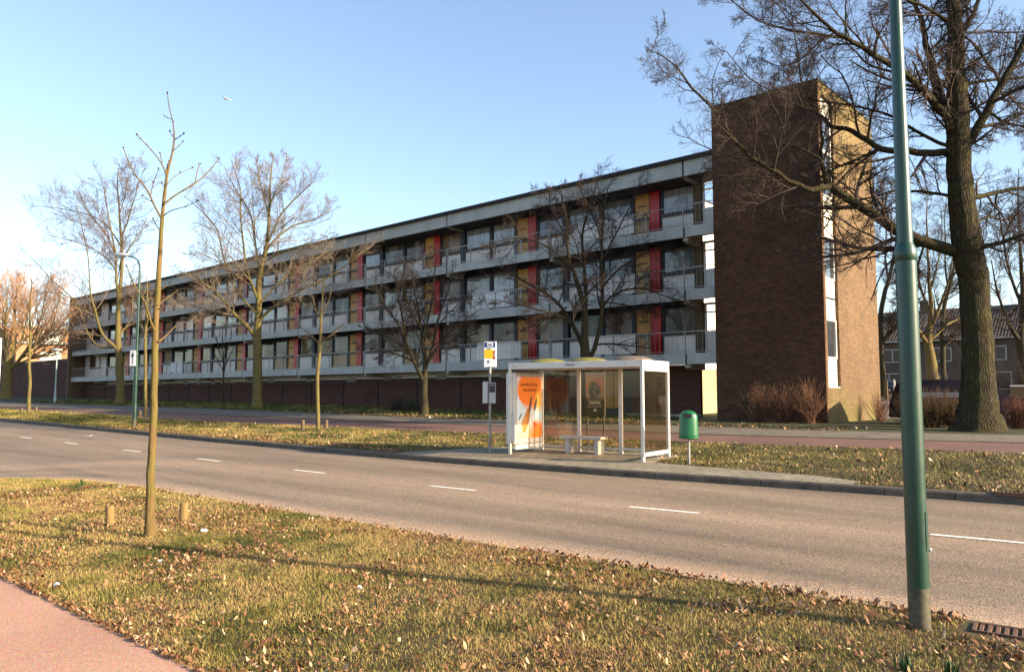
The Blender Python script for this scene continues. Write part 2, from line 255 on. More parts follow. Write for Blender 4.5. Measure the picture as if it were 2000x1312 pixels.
LIMBS={'young':((-10.10,4.28),[([(-0.0,0.0,-0.01),(-0.02,0.0,0.32),(-0.03,0.01,0.65),(-0.03,0.02,1.3),(-0.03,0.02,1.9),(-0.05,0.03,2.7),(-0.03,0.04,3.51),(-0.02,0.04,4.06),(-0.01,0.05,4.41),(0.02,0.06,4.8),(0.07,0.07,5.04),(0.1,0.07,5.26),(0.07,0.08,5.5),(-0.0,0.09,5.72),(-0.03,0.1,5.9)],[0.085,0.072,0.066,0.06,0.055,0.05,0.041,0.032,0.027,0.022,0.0171,0.0137,0.0103,0.0086,0.0069]),([(-0.01,-0.0,4.18),(-0.12,-0.04,4.39),(-0.12,-0.09,4.48),(-0.21,-0.15,4.62),(-0.28,-0.22,4.69),(-0.32,-0.28,4.84),(-0.36,-0.35,5.0)],[0.02,0.0182,0.0161,0.014,0.012,0.0099,0.0079]),([(-0.16,0.0,4.49),(-0.18,0.09,4.67),(-0.16,0.2,4.89)],[0.0102,0.0082,0.0062]),([(-0.14,-0.0,4.4),(-0.15,-0.13,4.4),(-0.12,-0.3,4.4)],[0.0085,0.0067,0.0049]),([(0.02,0.0,4.36),(0.11,0.04,4.48),(0.26,0.09,4.59),(0.35,0.15,4.68),(0.43,0.22,4.78),(0.53,0.28,4.94),(0.59,0.35,5.08)],[0.0186,0.0168,0.0151,0.0133,0.0115,0.0096,0.0077]),([(0.42,0.0,4.64),(0.43,0.03,4.78),(0.43,0.06,4.92),(0.44,0.1,4.94)],[0.0102,0.0091,0.008,0.0069]),([(0.02,-0.0,4.21),(0.15,-0.08,4.27),(0.38,-0.18,4.28),(0.58,-0.3,4.33)],[0.0102,0.0085,0.0069,0.0053]),([(0.04,0.0,4.61),(0.07,0.11,4.75),(0.1,0.25,4.86),(0.2,0.4,4.97)],[0.0081,0.0072,0.0063,0.0053]),([(0.04,-0.0,4.76),(-0.01,-0.03,4.92),(-0.1,-0.07,5.03),(-0.17,-0.11,5.12),(-0.24,-0.15,5.19),(-0.26,-0.2,5.22)],[0.0153,0.0136,0.0118,0.0101,0.0084,0.0067]),([(-0.02,0.0,4.93),(-0.07,0.04,5.01),(-0.1,0.1,5.08)],[0.0088,0.0072,0.0055]),([(0.03,0.0,4.78),(0.0,0.09,4.92),(-0.03,0.2,5.01)],[0.0088,0.0072,0.0056]),([(0.14,0.0,5.24),(0.08,0.04,5.3),(0.02,0.1,5.38)],[0.0089,0.0072,0.0055]),([(0.14,-0.0,5.24),(0.21,-0.04,5.26),(0.29,-0.1,5.28)],[0.0089,0.0071,0.0054]),([(0.14,0.0,5.1),(0.15,0.07,5.17),(0.17,0.15,5.25)],[0.0082,0.0067,0.0052]),([(0.09,0.0,5.51),(0.01,0.04,5.55),(-0.06,0.1,5.6)],[0.0075,0.0063,0.0052]),([(-0.02,0.0,4.01),(-0.11,0.07,4.11),(-0.19,0.15,4.2)],[0.0115,0.0092,0.0069]),([(0.01,0.0,4.6),(-0.01,0.0,4.63)],[0.0068,0.0051]),([(-0.05,-0.0,2.7),(-0.08,-0.06,2.79),(-0.08,-0.13,2.95),(-0.07,-0.22,3.03),(-0.09,-0.31,3.11),(-0.16,-0.4,3.27),(-0.18,-0.5,3.44)],[0.023,0.021,0.0179,0.0151,0.0124,0.0097,0.007]),([(-0.17,0.0,3.05),(-0.14,0.02,3.1),(-0.1,0.04,3.15),(0.01,0.07,3.25),(0.08,0.1,3.32)],[0.0114,0.0101,0.0088,0.0074,0.0061]),([(-0.02,0.0,3.02),(0.01,0.08,3.08),(0.04,0.18,3.16),(0.09,0.3,3.24)],[0.0134,0.011,0.0087,0.0062]),([(0.01,0.0,2.54),(0.07,0.08,2.62),(0.09,0.18,2.71),(0.11,0.3,2.79)],[0.0167,0.0137,0.0107,0.0076]),([(0.01,0.0,2.97),(-0.11,0.13,3.06),(-0.24,0.3,3.15)],[0.0101,0.0076,0.0052])]),
't503':((-41.81,23.71),[([(-0.0,0.0,-0.06),(-0.02,0.01,0.52),(-0.06,0.02,1.74),(-0.09,0.03,2.96),(-0.16,0.04,4.34),(-0.13,0.06,5.27),(-0.15,0.07,6.11),(-0.13,0.09,7.63),(0.08,0.1,8.79),(0.27,0.12,9.79),(0.34,0.13,10.58),(0.37,0.15,11.79),(0.36,0.17,13.34),(0.45,0.18,14.56),(0.48,0.2,15.52)],[0.518,0.396,0.367,0.352,0.338,0.277,0.246,0.232,0.201,0.155,0.14,0.109,0.078,0.047,0.024]),([(-0.2,-0.0,4.13),(-0.65,-0.17,4.97),(-1.29,-0.4,5.46),(-1.92,-0.65,6.42),(-2.62,-0.92,7.09),(-3.22,-1.21,7.56),(-3.83,-1.5,7.97)],[0.169,0.147,0.124,0.102,0.081,0.059,0.037]),([(-1.43,-0.0,5.51),(-2.32,-0.19,5.65),(-3.3,-0.44,5.93),(-4.26,-0.71,6.2),(-4.88,-1.0,6.23)],[0.061,0.052,0.042,0.032,0.023]),([(0.17,0.0,9.15),(0.37,0.19,9.87),(0.84,0.44,10.49),(1.77,0.72,11.28),(2.44,1.02,11.51),(2.95,1.34,11.74),(3.54,1.66,12.37),(3.71,2.0,12.75)],[0.108,0.096,0.084,0.072,0.059,0.047,0.034,0.021]),([(0.42,-0.0,10.08),(0.74,-0.22,10.55),(1.31,-0.5,11.72),(2.38,-0.81,12.66),(3.14,-1.15,13.17),(3.64,-1.5,13.59)],[0.093,0.078,0.063,0.049,0.034,0.0196]),([(-0.03,0.0,8.21),(-0.26,0.21,8.79),(-0.61,0.49,10.28),(-0.94,0.8,11.81),(-1.49,1.12,12.73),(-2.06,1.47,13.37),(-2.69,1.83,14.39),(-3.24,2.2,15.33)],[0.108,0.096,0.084,0.072,0.06,0.047,0.034,0.021]),([(-0.2,-0.0,6.66),(-0.43,-0.1,7.31),(-0.82,-0.22,8.51),(-1.03,-0.36,10.1),(-1.15,-0.51,11.61),(-1.09,-0.67,13.12),(-1.39,-0.83,13.94),(-1.62,-1.0,14.83)],[0.123,0.108,0.094,0.079,0.064,0.049,0.035,0.0198]),([(-0.15,0.0,5.67),(-0.57,0.12,6.02),(-1.26,0.28,6.65),(-1.84,0.46,7.59),(-2.36,0.65,8.45),(-3.03,0.85,10.99),(-3.67,1.06,11.75),(-4.38,1.28,12.35),(-5.43,1.5,13.26)],[0.108,0.097,0.087,0.077,0.067,0.056,0.046,0.035,0.024]),([(-0.46,-0.0,7.28),(-1.08,-0.38,7.69),(-1.83,-0.87,8.38),(-2.54,-1.42,8.89),(-3.21,-2.0,9.08)],[0.069,0.057,0.045,0.034,0.022]),([(-0.04,-0.0,5.26),(0.74,-0.19,6.02),(1.42,-0.44,6.35),(2.58,-0.72,7.02),(4.12,-1.02,7.59),(5.47,-1.34,8.42),(6.1,-1.66,8.86),(6.61,-2.0,9.38)],[0.131,0.115,0.099,0.083,0.068,0.052,0.037,0.022]),([(0.05,0.0,6.35),(0.4,0.17,6.83),(0.92,0.4,7.58),(1.65,0.65,8.35),(2.9,0.92,9.03),(3.54,1.21,9.59),(3.94,1.5,10.06)],[0.092,0.081,0.07,0.059,0.047,0.036,0.024]),([(0.43,0.0,12.29),(0.73,0.27,13.31),(0.98,0.61,14.36),(1.09,1.0,15.62)],[0.062,0.048,0.034,0.0191]),([(0.42,-0.0,11.66),(0.14,-0.27,12.69),(0.01,-0.61,13.69),(-0.14,-1.0,14.83)],[0.062,0.047,0.033,0.0183]),([(0.18,-0.0,8.83),(1.17,-0.34,9.24),(2.21,-0.78,9.46),(3.39,-1.27,9.83),(4.42,-1.8,9.96)],[0.07,0.056,0.043,0.03,0.0178])]),
't235':((-61.08,23.25),[([(0.01,0.0,-0.11),(-0.03,0.01,0.66),(-0.08,0.03,1.83),(-0.19,0.05,3.39),(-0.35,0.07,4.25),(-0.45,0.1,5.35),(-0.47,0.12,6.57),(-0.46,0.14,8.16),(-0.37,0.17,9.51),(-0.37,0.19,11.31),(-0.64,0.22,13.72),(-0.85,0.25,15.75),(-1.04,0.27,17.38),(-0.91,0.3,18.69)],[0.583,0.428,0.39,0.361,0.333,0.294,0.236,0.236,0.178,0.158,0.119,0.08,0.06,0.024]),([(-0.47,-0.0,8.3),(-0.61,-0.17,9.14),(-0.46,-0.4,10.19),(-0.49,-0.65,11.47),(-0.88,-0.92,13.87),(-1.15,-1.21,15.77),(-1.4,-1.5,17.27)],[0.157,0.135,0.113,0.091,0.069,0.047,0.025]),([(-0.39,-0.0,4.09),(-0.48,-0.14,4.39),(-1.0,-0.32,4.77),(-1.46,-0.53,5.36),(-1.61,-0.74,6.19),(-1.66,-0.97,7.09),(-1.83,-1.21,7.68),(-1.84,-1.45,8.42),(-1.82,-1.71,9.6),(-1.81,-1.96,10.92),(-2.22,-2.23,13.18),(-2.51,-2.5,14.66)],[0.166,0.153,0.141,0.128,0.115,0.103,0.09,0.077,0.065,0.053,0.041,0.028]),([(-0.55,0.0,4.29),(-1.07,0.14,4.25),(-1.79,0.33,4.19),(-2.38,0.54,4.52),(-3.08,0.76,5.22),(-3.57,0.99,6.34),(-4.33,1.23,7.85),(-5.32,1.48,8.69),(-6.73,1.74,9.75),(-8.6,2.0,11.64)],[0.117,0.107,0.097,0.087,0.077,0.068,0.057,0.047,0.037,0.027]),([(-0.34,0.0,4.95),(-0.17,0.22,5.65),(0.15,0.5,5.99),(0.21,0.81,6.64),(0.06,1.15,8.29),(0.19,1.5,9.92)],[0.127,0.108,0.089,0.07,0.05,0.03]),([(-0.42,0.0,12.07),(-1.46,0.29,13.54),(-2.69,0.67,14.43),(-4.56,1.08,15.06),(-6.46,1.53,15.46),(-8.8,2.0,15.78)],[0.089,0.076,0.062,0.048,0.035,0.02]),([(-0.44,-0.0,12.47),(0.25,-0.38,13.99),(0.91,-0.87,15.46),(1.51,-1.42,16.9),(2.27,-2.0,17.71)],[0.089,0.071,0.054,0.036,0.0192]),([(-0.34,0.0,10.88),(0.13,0.4,12.15),(0.62,0.92,13.47),(1.12,1.5,14.42)],[0.079,0.06,0.04,0.02]),([(-0.66,-0.0,10.08),(-1.41,-0.38,11.21),(-2.34,-0.87,11.9),(-3.4,-1.42,12.19),(-4.6,-2.0,12.46)],[0.079,0.064,0.049,0.034,0.0191]),([(-0.78,0.0,11.28),(-1.58,0.19,12.91),(-2.76,0.44,14.18),(-3.76,0.71,15.46),(-4.99,1.0,16.76)],[0.089,0.072,0.055,0.038,0.02]),([(-0.63,0.0,14.48),(-0.36,0.27,16.16),(-0.39,0.61,17.68),(-0.31,1.0,19.03)],[0.059,0.046,0.033,0.02]),([(-0.37,-0.0,7.71),(0.41,-0.27,8.26),(1.54,-0.61,8.61),(2.69,-1.0,8.75)],[0.069,0.052,0.036,0.0193])]),
't828':((-26.23,23.09),[([(0.0,0.0,-0.05),(-0.0,0.01,0.39),(-0.01,0.03,0.97),(-0.02,0.05,1.55),(-0.0,0.07,2.17),(0.01,0.09,2.72),(-0.14,0.11,3.74),(-0.29,0.13,4.73),(-0.44,0.15,5.42),(-0.59,0.18,6.26),(-0.75,0.2,7.09)],[0.278,0.209,0.186,0.174,0.14,0.105,0.082,0.059,0.047,0.029,0.0142]),([(-0.04,-0.0,1.61),(-0.24,-0.07,2.12),(-0.5,-0.15,2.48),(-0.82,-0.25,3.34),(-0.86,-0.35,3.8),(-1.12,-0.46,4.16),(-1.47,-0.57,4.66),(-1.87,-0.68,5.2),(-2.2,-0.8,5.88)],[0.116,0.104,0.091,0.079,0.066,0.054,0.042,0.029,0.0172]),([(0.01,0.0,2.01),(0.11,0.08,2.4),(0.38,0.18,3.0),(0.45,0.29,4.04),(0.62,0.41,4.53),(0.84,0.53,5.23),(1.11,0.66,6.09),(1.22,0.8,6.96)],[0.105,0.092,0.08,0.068,0.056,0.043,0.031,0.018]),([(0.07,-0.0,2.24),(0.31,-0.09,2.7),(0.65,-0.21,3.25),(1.16,-0.35,3.71),(1.62,-0.49,4.11),(2.1,-0.64,4.51),(2.61,-0.8,4.84)],[0.07,0.061,0.051,0.042,0.033,0.024,0.0149]),([(-0.68,0.0,2.82),(-1.05,0.12,3.25),(-1.4,0.27,3.57),(-1.9,0.43,3.72),(-2.46,0.61,3.88),(-2.99,0.8,4.06)],[0.058,0.05,0.041,0.032,0.023,0.0143]),([(-0.1,0.0,3.52),(0.18,0.15,4.48),(0.32,0.35,5.45),(0.4,0.57,6.68),(0.42,0.8,7.69)],[0.07,0.056,0.043,0.029,0.0144]),([(-0.9,0.0,3.76),(-1.07,0.16,4.71),(-1.35,0.37,5.69),(-1.51,0.6,6.8)],[0.07,0.052,0.033,0.0143]),([(-0.17,-0.0,3.99),(-0.66,-0.27,4.9),(-0.97,-0.61,5.79),(-0.81,-1.0,6.89)],[0.058,0.043,0.028,0.0137]),([(-0.53,-0.0,2.5),(-1.11,-0.19,2.81),(-1.65,-0.44,2.92),(-2.3,-0.71,3.01),(-2.81,-1.0,3.18)],[0.047,0.038,0.03,0.022,0.0136]),([(0.63,0.0,3.27),(1.28,0.27,3.43),(1.85,0.61,3.69),(2.42,1.0,3.84)],[0.047,0.036,0.025,0.0144])]),
't1140':((-20.19,27.02),[([(0.05,-0.0,0.16),(0.05,-0.02,0.56),(0.05,-0.04,1.45),(0.06,-0.07,2.64),(0.04,-0.1,3.66),(0.05,-0.13,4.74),(-0.24,-0.16,5.82),(-0.67,-0.2,6.91),(-0.73,-0.23,8.37),(-0.91,-0.26,9.47),(-1.04,-0.3,10.25)],[0.448,0.336,0.303,0.27,0.191,0.158,0.113,0.079,0.057,0.034,0.017]),([(0.02,0.0,2.92),(-0.23,0.1,3.72),(-0.52,0.22,4.18),(-0.94,0.36,4.93),(-1.66,0.51,5.55),(-2.39,0.67,5.94),(-3.13,0.83,6.41),(-3.84,1.0,6.84)],[0.124,0.109,0.094,0.079,0.064,0.049,0.033,0.0176]),([(0.08,0.0,4.5),(0.14,0.12,5.13),(0.03,0.27,6.99),(-0.03,0.44,8.14),(0.29,0.61,9.31),(0.62,0.8,10.12),(0.76,1.0,10.89)],[0.102,0.088,0.075,0.061,0.047,0.032,0.0177]),([(0.13,-0.0,2.47),(0.4,-0.08,2.71),(0.69,-0.18,4.01),(0.82,-0.29,5.44),(0.75,-0.41,6.88),(0.75,-0.53,8.31),(0.88,-0.66,9.37),(1.12,-0.8,10.27)],[0.135,0.118,0.101,0.084,0.067,0.051,0.034,0.0168]),([(0.76,-0.0,4.62),(0.91,-0.12,5.24),(1.77,-0.27,5.58),(2.6,-0.44,5.65),(3.27,-0.61,5.27),(3.81,-0.8,5.02),(4.23,-1.0,4.95)],[0.062,0.054,0.046,0.037,0.029,0.021,0.0132]),([(0.86,0.0,5.76),(1.62,0.19,6.61),(2.4,0.44,7.09),(3.19,0.71,7.45),(4.02,1.0,7.67)],[0.057,0.046,0.036,0.025,0.0141]),([(0.82,0.0,6.9),(1.34,0.23,7.87),(1.85,0.52,8.87),(2.38,0.85,9.78),(2.68,1.2,10.59)],[0.057,0.046,0.036,0.025,0.0142]),([(-0.66,-0.0,6.67),(-1.32,-0.19,7.33),(-2.23,-0.44,7.73),(-3.13,-0.71,7.79),(-4.13,-1.0,7.4)],[0.057,0.046,0.035,0.024,0.0133]),([(-0.53,-0.0,4.16),(-1.33,-0.19,4.6),(-2.24,-0.44,4.73),(-3.36,-0.71,4.99),(-4.34,-1.0,5.06)],[0.051,0.041,0.032,0.022,0.0132]),([(-0.7,0.0,7.82),(-1.18,0.21,8.8),(-1.51,0.49,9.68),(-1.84,0.8,10.36)],[0.046,0.035,0.025,0.0141]),([(0.81,-0.0,7.82),(0.49,-0.27,8.69),(0.01,-0.61,9.4),(-0.24,-1.0,10.1)],[0.046,0.035,0.024,0.0133]),([(0.85,0.0,5.07),(1.77,0.21,4.98),(2.61,0.49,4.78),(3.58,0.8,4.47)],[0.04,0.031,0.023,0.0139]),([(-0.73,0.0,4.84),(-1.54,0.13,4.29),(-2.34,0.31,3.96),(-3.13,0.5,3.75)],[0.04,0.031,0.022,0.0137])]),
'oak':((-5.22,27.27),[([(0.0,0.0,-0.06),(0.01,0.0,0.11),(0.02,0.0,0.43),(0.03,0.0,0.82),(0.05,0.0,1.61),(0.09,0.0,3.21),(0.07,0.0,4.49),(-0.08,0.0,5.79),(-0.22,0.0,7.1),(-0.26,0.0,8.04),(-0.22,0.0,9.3),(-0.2,0.0,10.58),(-0.18,0.0,12.51),(-0.22,0.0,13.8),(-0.23,0.0,15.18),(-0.26,0.0,16.74)],[1.027,0.854,0.696,0.602,0.508,0.463,0.457,0.483,0.42,0.389,0.374,0.327,0.271,0.214,0.133,0.033]),([(-0.25,0.0,5.6),(-0.6,0.07,5.66),(-1.46,0.16,6.0),(-2.08,0.25,6.33),(-2.82,0.36,6.87),(-3.38,0.47,7.34),(-3.95,0.58,7.75),(-4.2,0.7,8.1),(-4.26,0.82,8.93),(-4.18,0.94,10.02),(-4.34,1.07,10.83),(-4.78,1.2,11.59)],[0.241,0.218,0.203,0.196,0.188,0.165,0.149,0.1,0.067,0.051,0.034,0.0172]),([(-4.37,-0.0,7.72),(-4.55,-0.12,7.62),(-5.12,-0.28,7.51),(-5.83,-0.46,7.78),(-6.55,-0.65,8.15),(-7.16,-0.85,8.46),(-7.74,-1.06,9.0),(-8.31,-1.28,9.71),(-9.12,-1.5,10.4),(-9.46,-1.73,10.79),(-10.07,-1.96,11.15),(-10.51,-2.2,11.16)],[0.113,0.104,0.094,0.084,0.075,0.065,0.056,0.047,0.038,0.029,0.0198,0.0112]),([(-0.24,0.0,8.75),(-0.62,0.12,8.84),(-1.53,0.28,8.92),(-2.07,0.45,9.01),(-2.6,0.64,9.26),(-2.94,0.84,9.65),(-3.36,1.04,9.96),(-3.84,1.26,10.13),(-4.13,1.48,10.76),(-4.35,1.7,11.46),(-4.45,1.93,12.04),(-4.4,2.16,12.97),(-4.45,2.4,13.96)],[0.146,0.136,0.126,0.116,0.106,0.095,0.085,0.074,0.064,0.053,0.041,0.03,0.0181]),([(-2.79,0.0,8.92),(-3.33,0.47,8.69),(-3.63,1.09,8.68),(-3.96,1.77,8.51),(-4.38,2.5,8.45)],[0.057,0.048,0.038,0.028,0.0179]),([(-0.43,0.0,9.0),(-0.77,0.16,9.17),(-1.45,0.38,9.69),(-1.88,0.62,10.16),(-2.45,0.87,10.53),(-3.29,1.14,10.83),(-3.82,1.42,11.0),(-4.69,1.7,11.26),(-5.55,2.0,11.56)],[0.073,0.067,0.06,0.053,0.047,0.04,0.032,0.025,0.0177]),([(-0.25,-0.0,9.41),(-0.73,-0.16,9.94),(-1.31,-0.36,10.49),(-1.9,-0.59,10.91),(-2.68,-0.83,11.29),(-3.45,-1.09,11.55),(-3.92,-1.35,11.73),(-4.74,-1.63,11.97),(-5.43,-1.91,12.36),(-5.94,-2.2,12.63),(-6.42,-2.5,13.09)],[0.163,0.148,0.134,0.119,0.104,0.09,0.076,0.062,0.048,0.035,0.022]),([(-2.98,-0.0,12.14),(-3.78,-0.12,12.52),(-4.77,-0.27,12.57),(-5.75,-0.44,12.62),(-6.73,-0.61,12.84),(-7.51,-0.8,13.31),(-7.92,-1.0,13.6)],[0.066,0.057,0.048,0.039,0.03,0.021,0.0127]),([(-0.27,0.0,9.58),(-0.6,0.17,10.4),(-0.72,0.4,11.43),(-0.69,0.65,12.28),(-0.74,0.92,13.62),(-0.76,1.21,14.45),(-0.67,1.5,16.06)],[0.179,0.158,0.136,0.114,0.091,0.068,0.044]),([(-0.11,-0.0,8.83),(0.01,-0.1,9.08),(0.47,-0.22,9.85),(0.98,-0.36,10.87),(1.35,-0.51,11.63),(1.56,-0.67,12.19),(2.15,-0.83,13.36),(2.41,-1.0,14.59)],[0.195,0.174,0.152,0.131,0.11,0.089,0.068,0.048]),([(-0.18,0.0,7.3),(0.19,0.12,7.38),(0.77,0.27,7.48),(1.33,0.44,7.71),(2.2,0.61,7.83),(3.68,0.8,8.15),(5.2,1.0,8.55)],[0.113,0.099,0.085,0.07,0.055,0.04,0.025]),([(-0.01,-0.0,5.71),(0.17,-0.29,5.73),(0.54,-0.67,5.78),(0.97,-1.08,5.94),(1.9,-1.53,6.26),(3.05,-2.0,6.6)],[0.113,0.094,0.075,0.057,0.039,0.022]),([(-0.01,0.0,11.0),(0.35,0.22,11.18),(1.23,0.5,11.37),(2.52,0.81,11.6),(4.15,1.15,12.1),(5.83,1.5,12.79)],[0.074,0.064,0.055,0.046,0.036,0.026]),([(-0.15,0.0,12.44),(0.16,0.09,12.88),(0.65,0.22,13.59),(1.11,0.35,14.69),(1.87,0.5,16.18)],[0.123,0.101,0.079,0.057,0.034]),([(0.68,-0.0,10.05),(0.71,-0.14,10.14),(0.94,-0.33,9.69),(1.4,-0.54,9.49),(1.97,-0.77,9.15),(2.4,-1.0,8.43)],[0.057,0.049,0.04,0.032,0.024,0.0156]),([(-0.22,-0.0,12.95),(-0.57,-0.22,13.05),(-1.46,-0.5,13.4),(-2.23,-0.81,13.45),(-3.09,-1.15,13.52),(-4.33,-1.5,13.97)],[0.074,0.063,0.052,0.041,0.03,0.0194]),([(-0.34,0.0,7.26),(-0.41,0.37,7.51),(-0.95,0.86,7.77),(-1.64,1.39,7.97),(-2.03,1.97,7.86),(-2.56,2.57,7.92),(-3.04,3.2,7.9)],[0.065,0.058,0.05,0.043,0.035,0.027,0.0183]),([(-4.6,0.0,8.58),(-5.09,0.14,8.96),(-5.67,0.33,9.19),(-6.25,0.54,9.52),(-6.84,0.77,10.02),(-7.26,1.0,10.81)],[0.049,0.042,0.035,0.028,0.021,0.0136]),([(-5.66,0.0,7.92),(-6.28,0.09,7.87),(-6.89,0.22,7.98),(-7.49,0.35,8.36),(-7.86,0.5,8.91)],[0.041,0.034,0.027,0.0195,0.0124]),([(-3.1,-0.0,6.85),(-3.41,-0.27,6.38),(-4.06,-0.61,5.67),(-4.72,-1.0,4.97)],[0.04,0.031,0.021,0.0115]),([(-4.73,-0.0,10.2),(-5.38,-0.28,10.22),(-6.3,-0.65,10.49),(-7.22,-1.06,10.81),(-7.95,-1.5,11.41)],[0.041,0.033,0.026,0.0186,0.0115]),([(-4.03,0.0,12.76),(-4.47,0.19,12.53),(-5.06,0.44,11.96),(-5.63,0.71,11.91),(-6.2,1.0,12.39)],[0.041,0.034,0.027,0.02,0.0128]),([(-1.4,0.0,5.95),(-1.5,0.4,5.21),(-1.5,0.92,4.62),(-1.65,1.5,4.02)],[0.04,0.031,0.022,0.0128]),([(-0.05,0.0,6.44),(0.94,0.54,6.9),(1.88,1.23,6.89),(3.11,2.0,7.42)],[0.056,0.044,0.031,0.0175]),([(-0.19,0.0,9.91),(0.6,0.38,10.39),(1.51,0.87,10.93),(2.27,1.42,12.4),(2.89,2.0,13.76)],[0.057,0.048,0.038,0.028,0.0178])]),
't15':((-89.83,23.19),[([(0.01,0.0,-0.1),(0.01,0.0,0.93),(-0.04,0.0,3.0),(0.11,0.0,4.04),(0.35,0.0,5.6),(0.45,0.0,7.69),(0.45,0.0,9.78),(0.56,0.0,11.89)],[0.621,0.492,0.467,0.363,0.234,0.156,0.104,0.039]),([(-0.04,-0.0,2.9),(0.84,-0.12,3.41),(1.82,-0.27,4.54),(3.27,-0.44,5.67),(4.6,-0.61,7.11),(5.24,-0.8,9.17),(5.58,-1.0,11.22)],[0.207,0.178,0.149,0.12,0.091,0.062,0.034]),([(-0.1,0.0,3.1),(-0.71,0.19,4.57),(-1.51,0.44,6.68),(-1.98,0.71,9.34),(-2.0,1.0,12.04)],[0.182,0.145,0.109,0.072,0.034]),([(0.22,0.0,4.04),(1.0,0.28,5.62),(1.29,0.65,7.75),(1.32,1.06,10.44),(1.06,1.5,12.38)],[0.156,0.126,0.096,0.066,0.035]),([(0.77,-0.0,3.41),(2.47,-0.28,4.02),(4.23,-0.65,4.52),(5.96,-1.06,5.79),(6.92,-1.5,7.03)],[0.13,0.105,0.08,0.055,0.031]),([(0.02,-0.0,3.78),(-0.14,-0.4,6.09),(0.18,-0.92,8.64),(0.54,-1.5,11.15)],[0.156,0.114,0.072,0.031]),([(1.65,0.0,4.56),(2.52,0.27,6.66),(2.97,0.61,9.33),(2.99,1.0,11.77)],[0.13,0.098,0.065,0.032])]),
't57':((-52.83,14.88),[([(-0.0,0.0,-0.06),(-0.04,0.0,0.77),(-0.1,0.0,2.64),(-0.19,0.0,4.51),(-0.23,0.0,6.08),(-0.21,0.0,7.65)],[0.116,0.101,0.093,0.078,0.055,0.0188]),([(-0.13,0.0,3.26),(0.07,0.22,4.21),(0.16,0.5,5.18)],[0.039,0.027,0.0158]),([(-0.16,-0.0,3.88),(-0.37,-0.22,4.8),(-0.42,-0.5,5.71)],[0.039,0.027,0.0155]),([(-0.2,-0.0,4.82),(0.2,-0.22,5.74),(0.52,-0.5,6.65)],[0.039,0.027,0.0155])]),
't283':((-41.42,17.03),[([(-0.0,0.0,-0.05),(-0.01,0.0,0.86),(-0.09,0.0,3.02),(-0.12,0.0,4.65),(-0.1,0.0,5.75),(-0.11,0.0,6.84),(-0.22,0.0,7.53)],[0.101,0.088,0.081,0.068,0.054,0.034,0.0137]),([(-0.1,0.0,4.11),(-0.4,0.11,4.94),(-0.69,0.25,5.77),(-1.01,0.4,6.48)],[0.035,0.028,0.021,0.0138]),([(-0.12,-0.0,4.65),(0.13,-0.17,5.45),(0.37,-0.4,6.24)],[0.035,0.024,0.0135]),([(-0.12,0.0,5.47),(-0.43,0.13,6.31),(-0.63,0.3,7.16)],[0.03,0.022,0.0138])]),
't621':((-24.51,16.37),[([(-0.0,0.0,-0.04),(-0.01,0.0,0.25),(-0.07,0.0,1.48),(-0.06,0.0,2.25),(-0.01,0.0,3.4),(0.05,0.0,4.36),(0.08,0.0,5.04),(0.12,0.0,5.82)],[0.095,0.076,0.067,0.067,0.053,0.039,0.029,0.0116]),([(-0.04,0.0,3.24),(-0.31,0.11,3.5),(-0.54,0.25,3.71),(-0.88,0.4,3.92)],[0.025,0.021,0.0162,0.0117]),([(-0.02,-0.0,3.17),(0.32,-0.11,3.49),(0.64,-0.25,3.7),(0.99,-0.4,3.94)],[0.027,0.022,0.0165,0.0114]),([(0.02,-0.0,3.98),(-0.17,-0.13,4.54),(-0.27,-0.3,5.1)],[0.023,0.0163,0.0095]),([(0.05,0.0,4.17),(0.28,0.13,4.77),(0.38,0.3,5.38)],[0.023,0.0165,0.0098])]),
't430':((-52.01,26.81),[([(-0.0,0.0,-0.04),(-0.04,0.0,1.46),(-0.1,0.0,3.29),(-0.2,0.0,4.39),(-0.16,0.0,5.5)],[0.073,0.062,0.055,0.037,0.0184]),([(-0.07,0.0,2.37),(-0.55,0.13,3.29),(-1.0,0.3,3.86)],[0.037,0.028,0.0185]),([(-0.07,-0.0,2.55),(0.39,-0.13,3.47),(0.8,-0.3,4.19)],[0.037,0.027,0.0183]),([(-0.09,-0.0,3.1),(-0.42,-0.17,4.2),(-0.58,-0.4,5.1)],[0.033,0.024,0.0146]),([(-0.1,0.0,3.29),(0.32,0.17,4.4),(0.29,0.4,5.35)],[0.033,0.024,0.0148])]),
'tb':((-12.47,52.67),[([(-0.0,0.0,-0.07),(0.05,0.0,1.23),(-0.03,0.0,2.34),(-0.18,0.0,3.3),(-0.02,0.0,4.26),(0.1,0.0,5.54),(0.08,0.0,7.48),(0.07,0.0,9.43),(0.08,0.0,11.38),(0.21,0.0,13.03)],[0.412,0.333,0.286,0.255,0.16,0.128,0.096,0.064,0.04,0.0162]),([(-0.19,0.0,3.17),(0.63,0.38,3.97),(1.74,0.87,4.66),(2.9,1.42,5.11),(3.94,2.0,5.77)],[0.127,0.102,0.077,0.051,0.025]),([(-0.15,-0.0,3.24),(-0.9,-0.38,3.91),(-1.6,-0.87,4.81),(-2.3,-1.42,6.01),(-2.85,-2.0,7.48)],[0.143,0.113,0.082,0.052,0.023]),([(-0.02,-0.0,4.1),(0.43,-0.38,5.5),(0.68,-0.87,6.71),(0.82,-1.42,8.52),(0.75,-2.0,10.29)],[0.112,0.088,0.064,0.041,0.0185]),([(0.05,0.0,5.22),(-0.23,0.38,6.56),(-0.23,0.87,8.27),(-0.02,1.42,10.37),(0.02,2.0,12.2)],[0.096,0.077,0.059,0.04,0.02]),([(0.08,0.0,6.51),(0.74,0.27,8.17),(1.33,0.61,9.88),(1.57,1.0,11.96)],[0.064,0.048,0.033,0.0165])]),
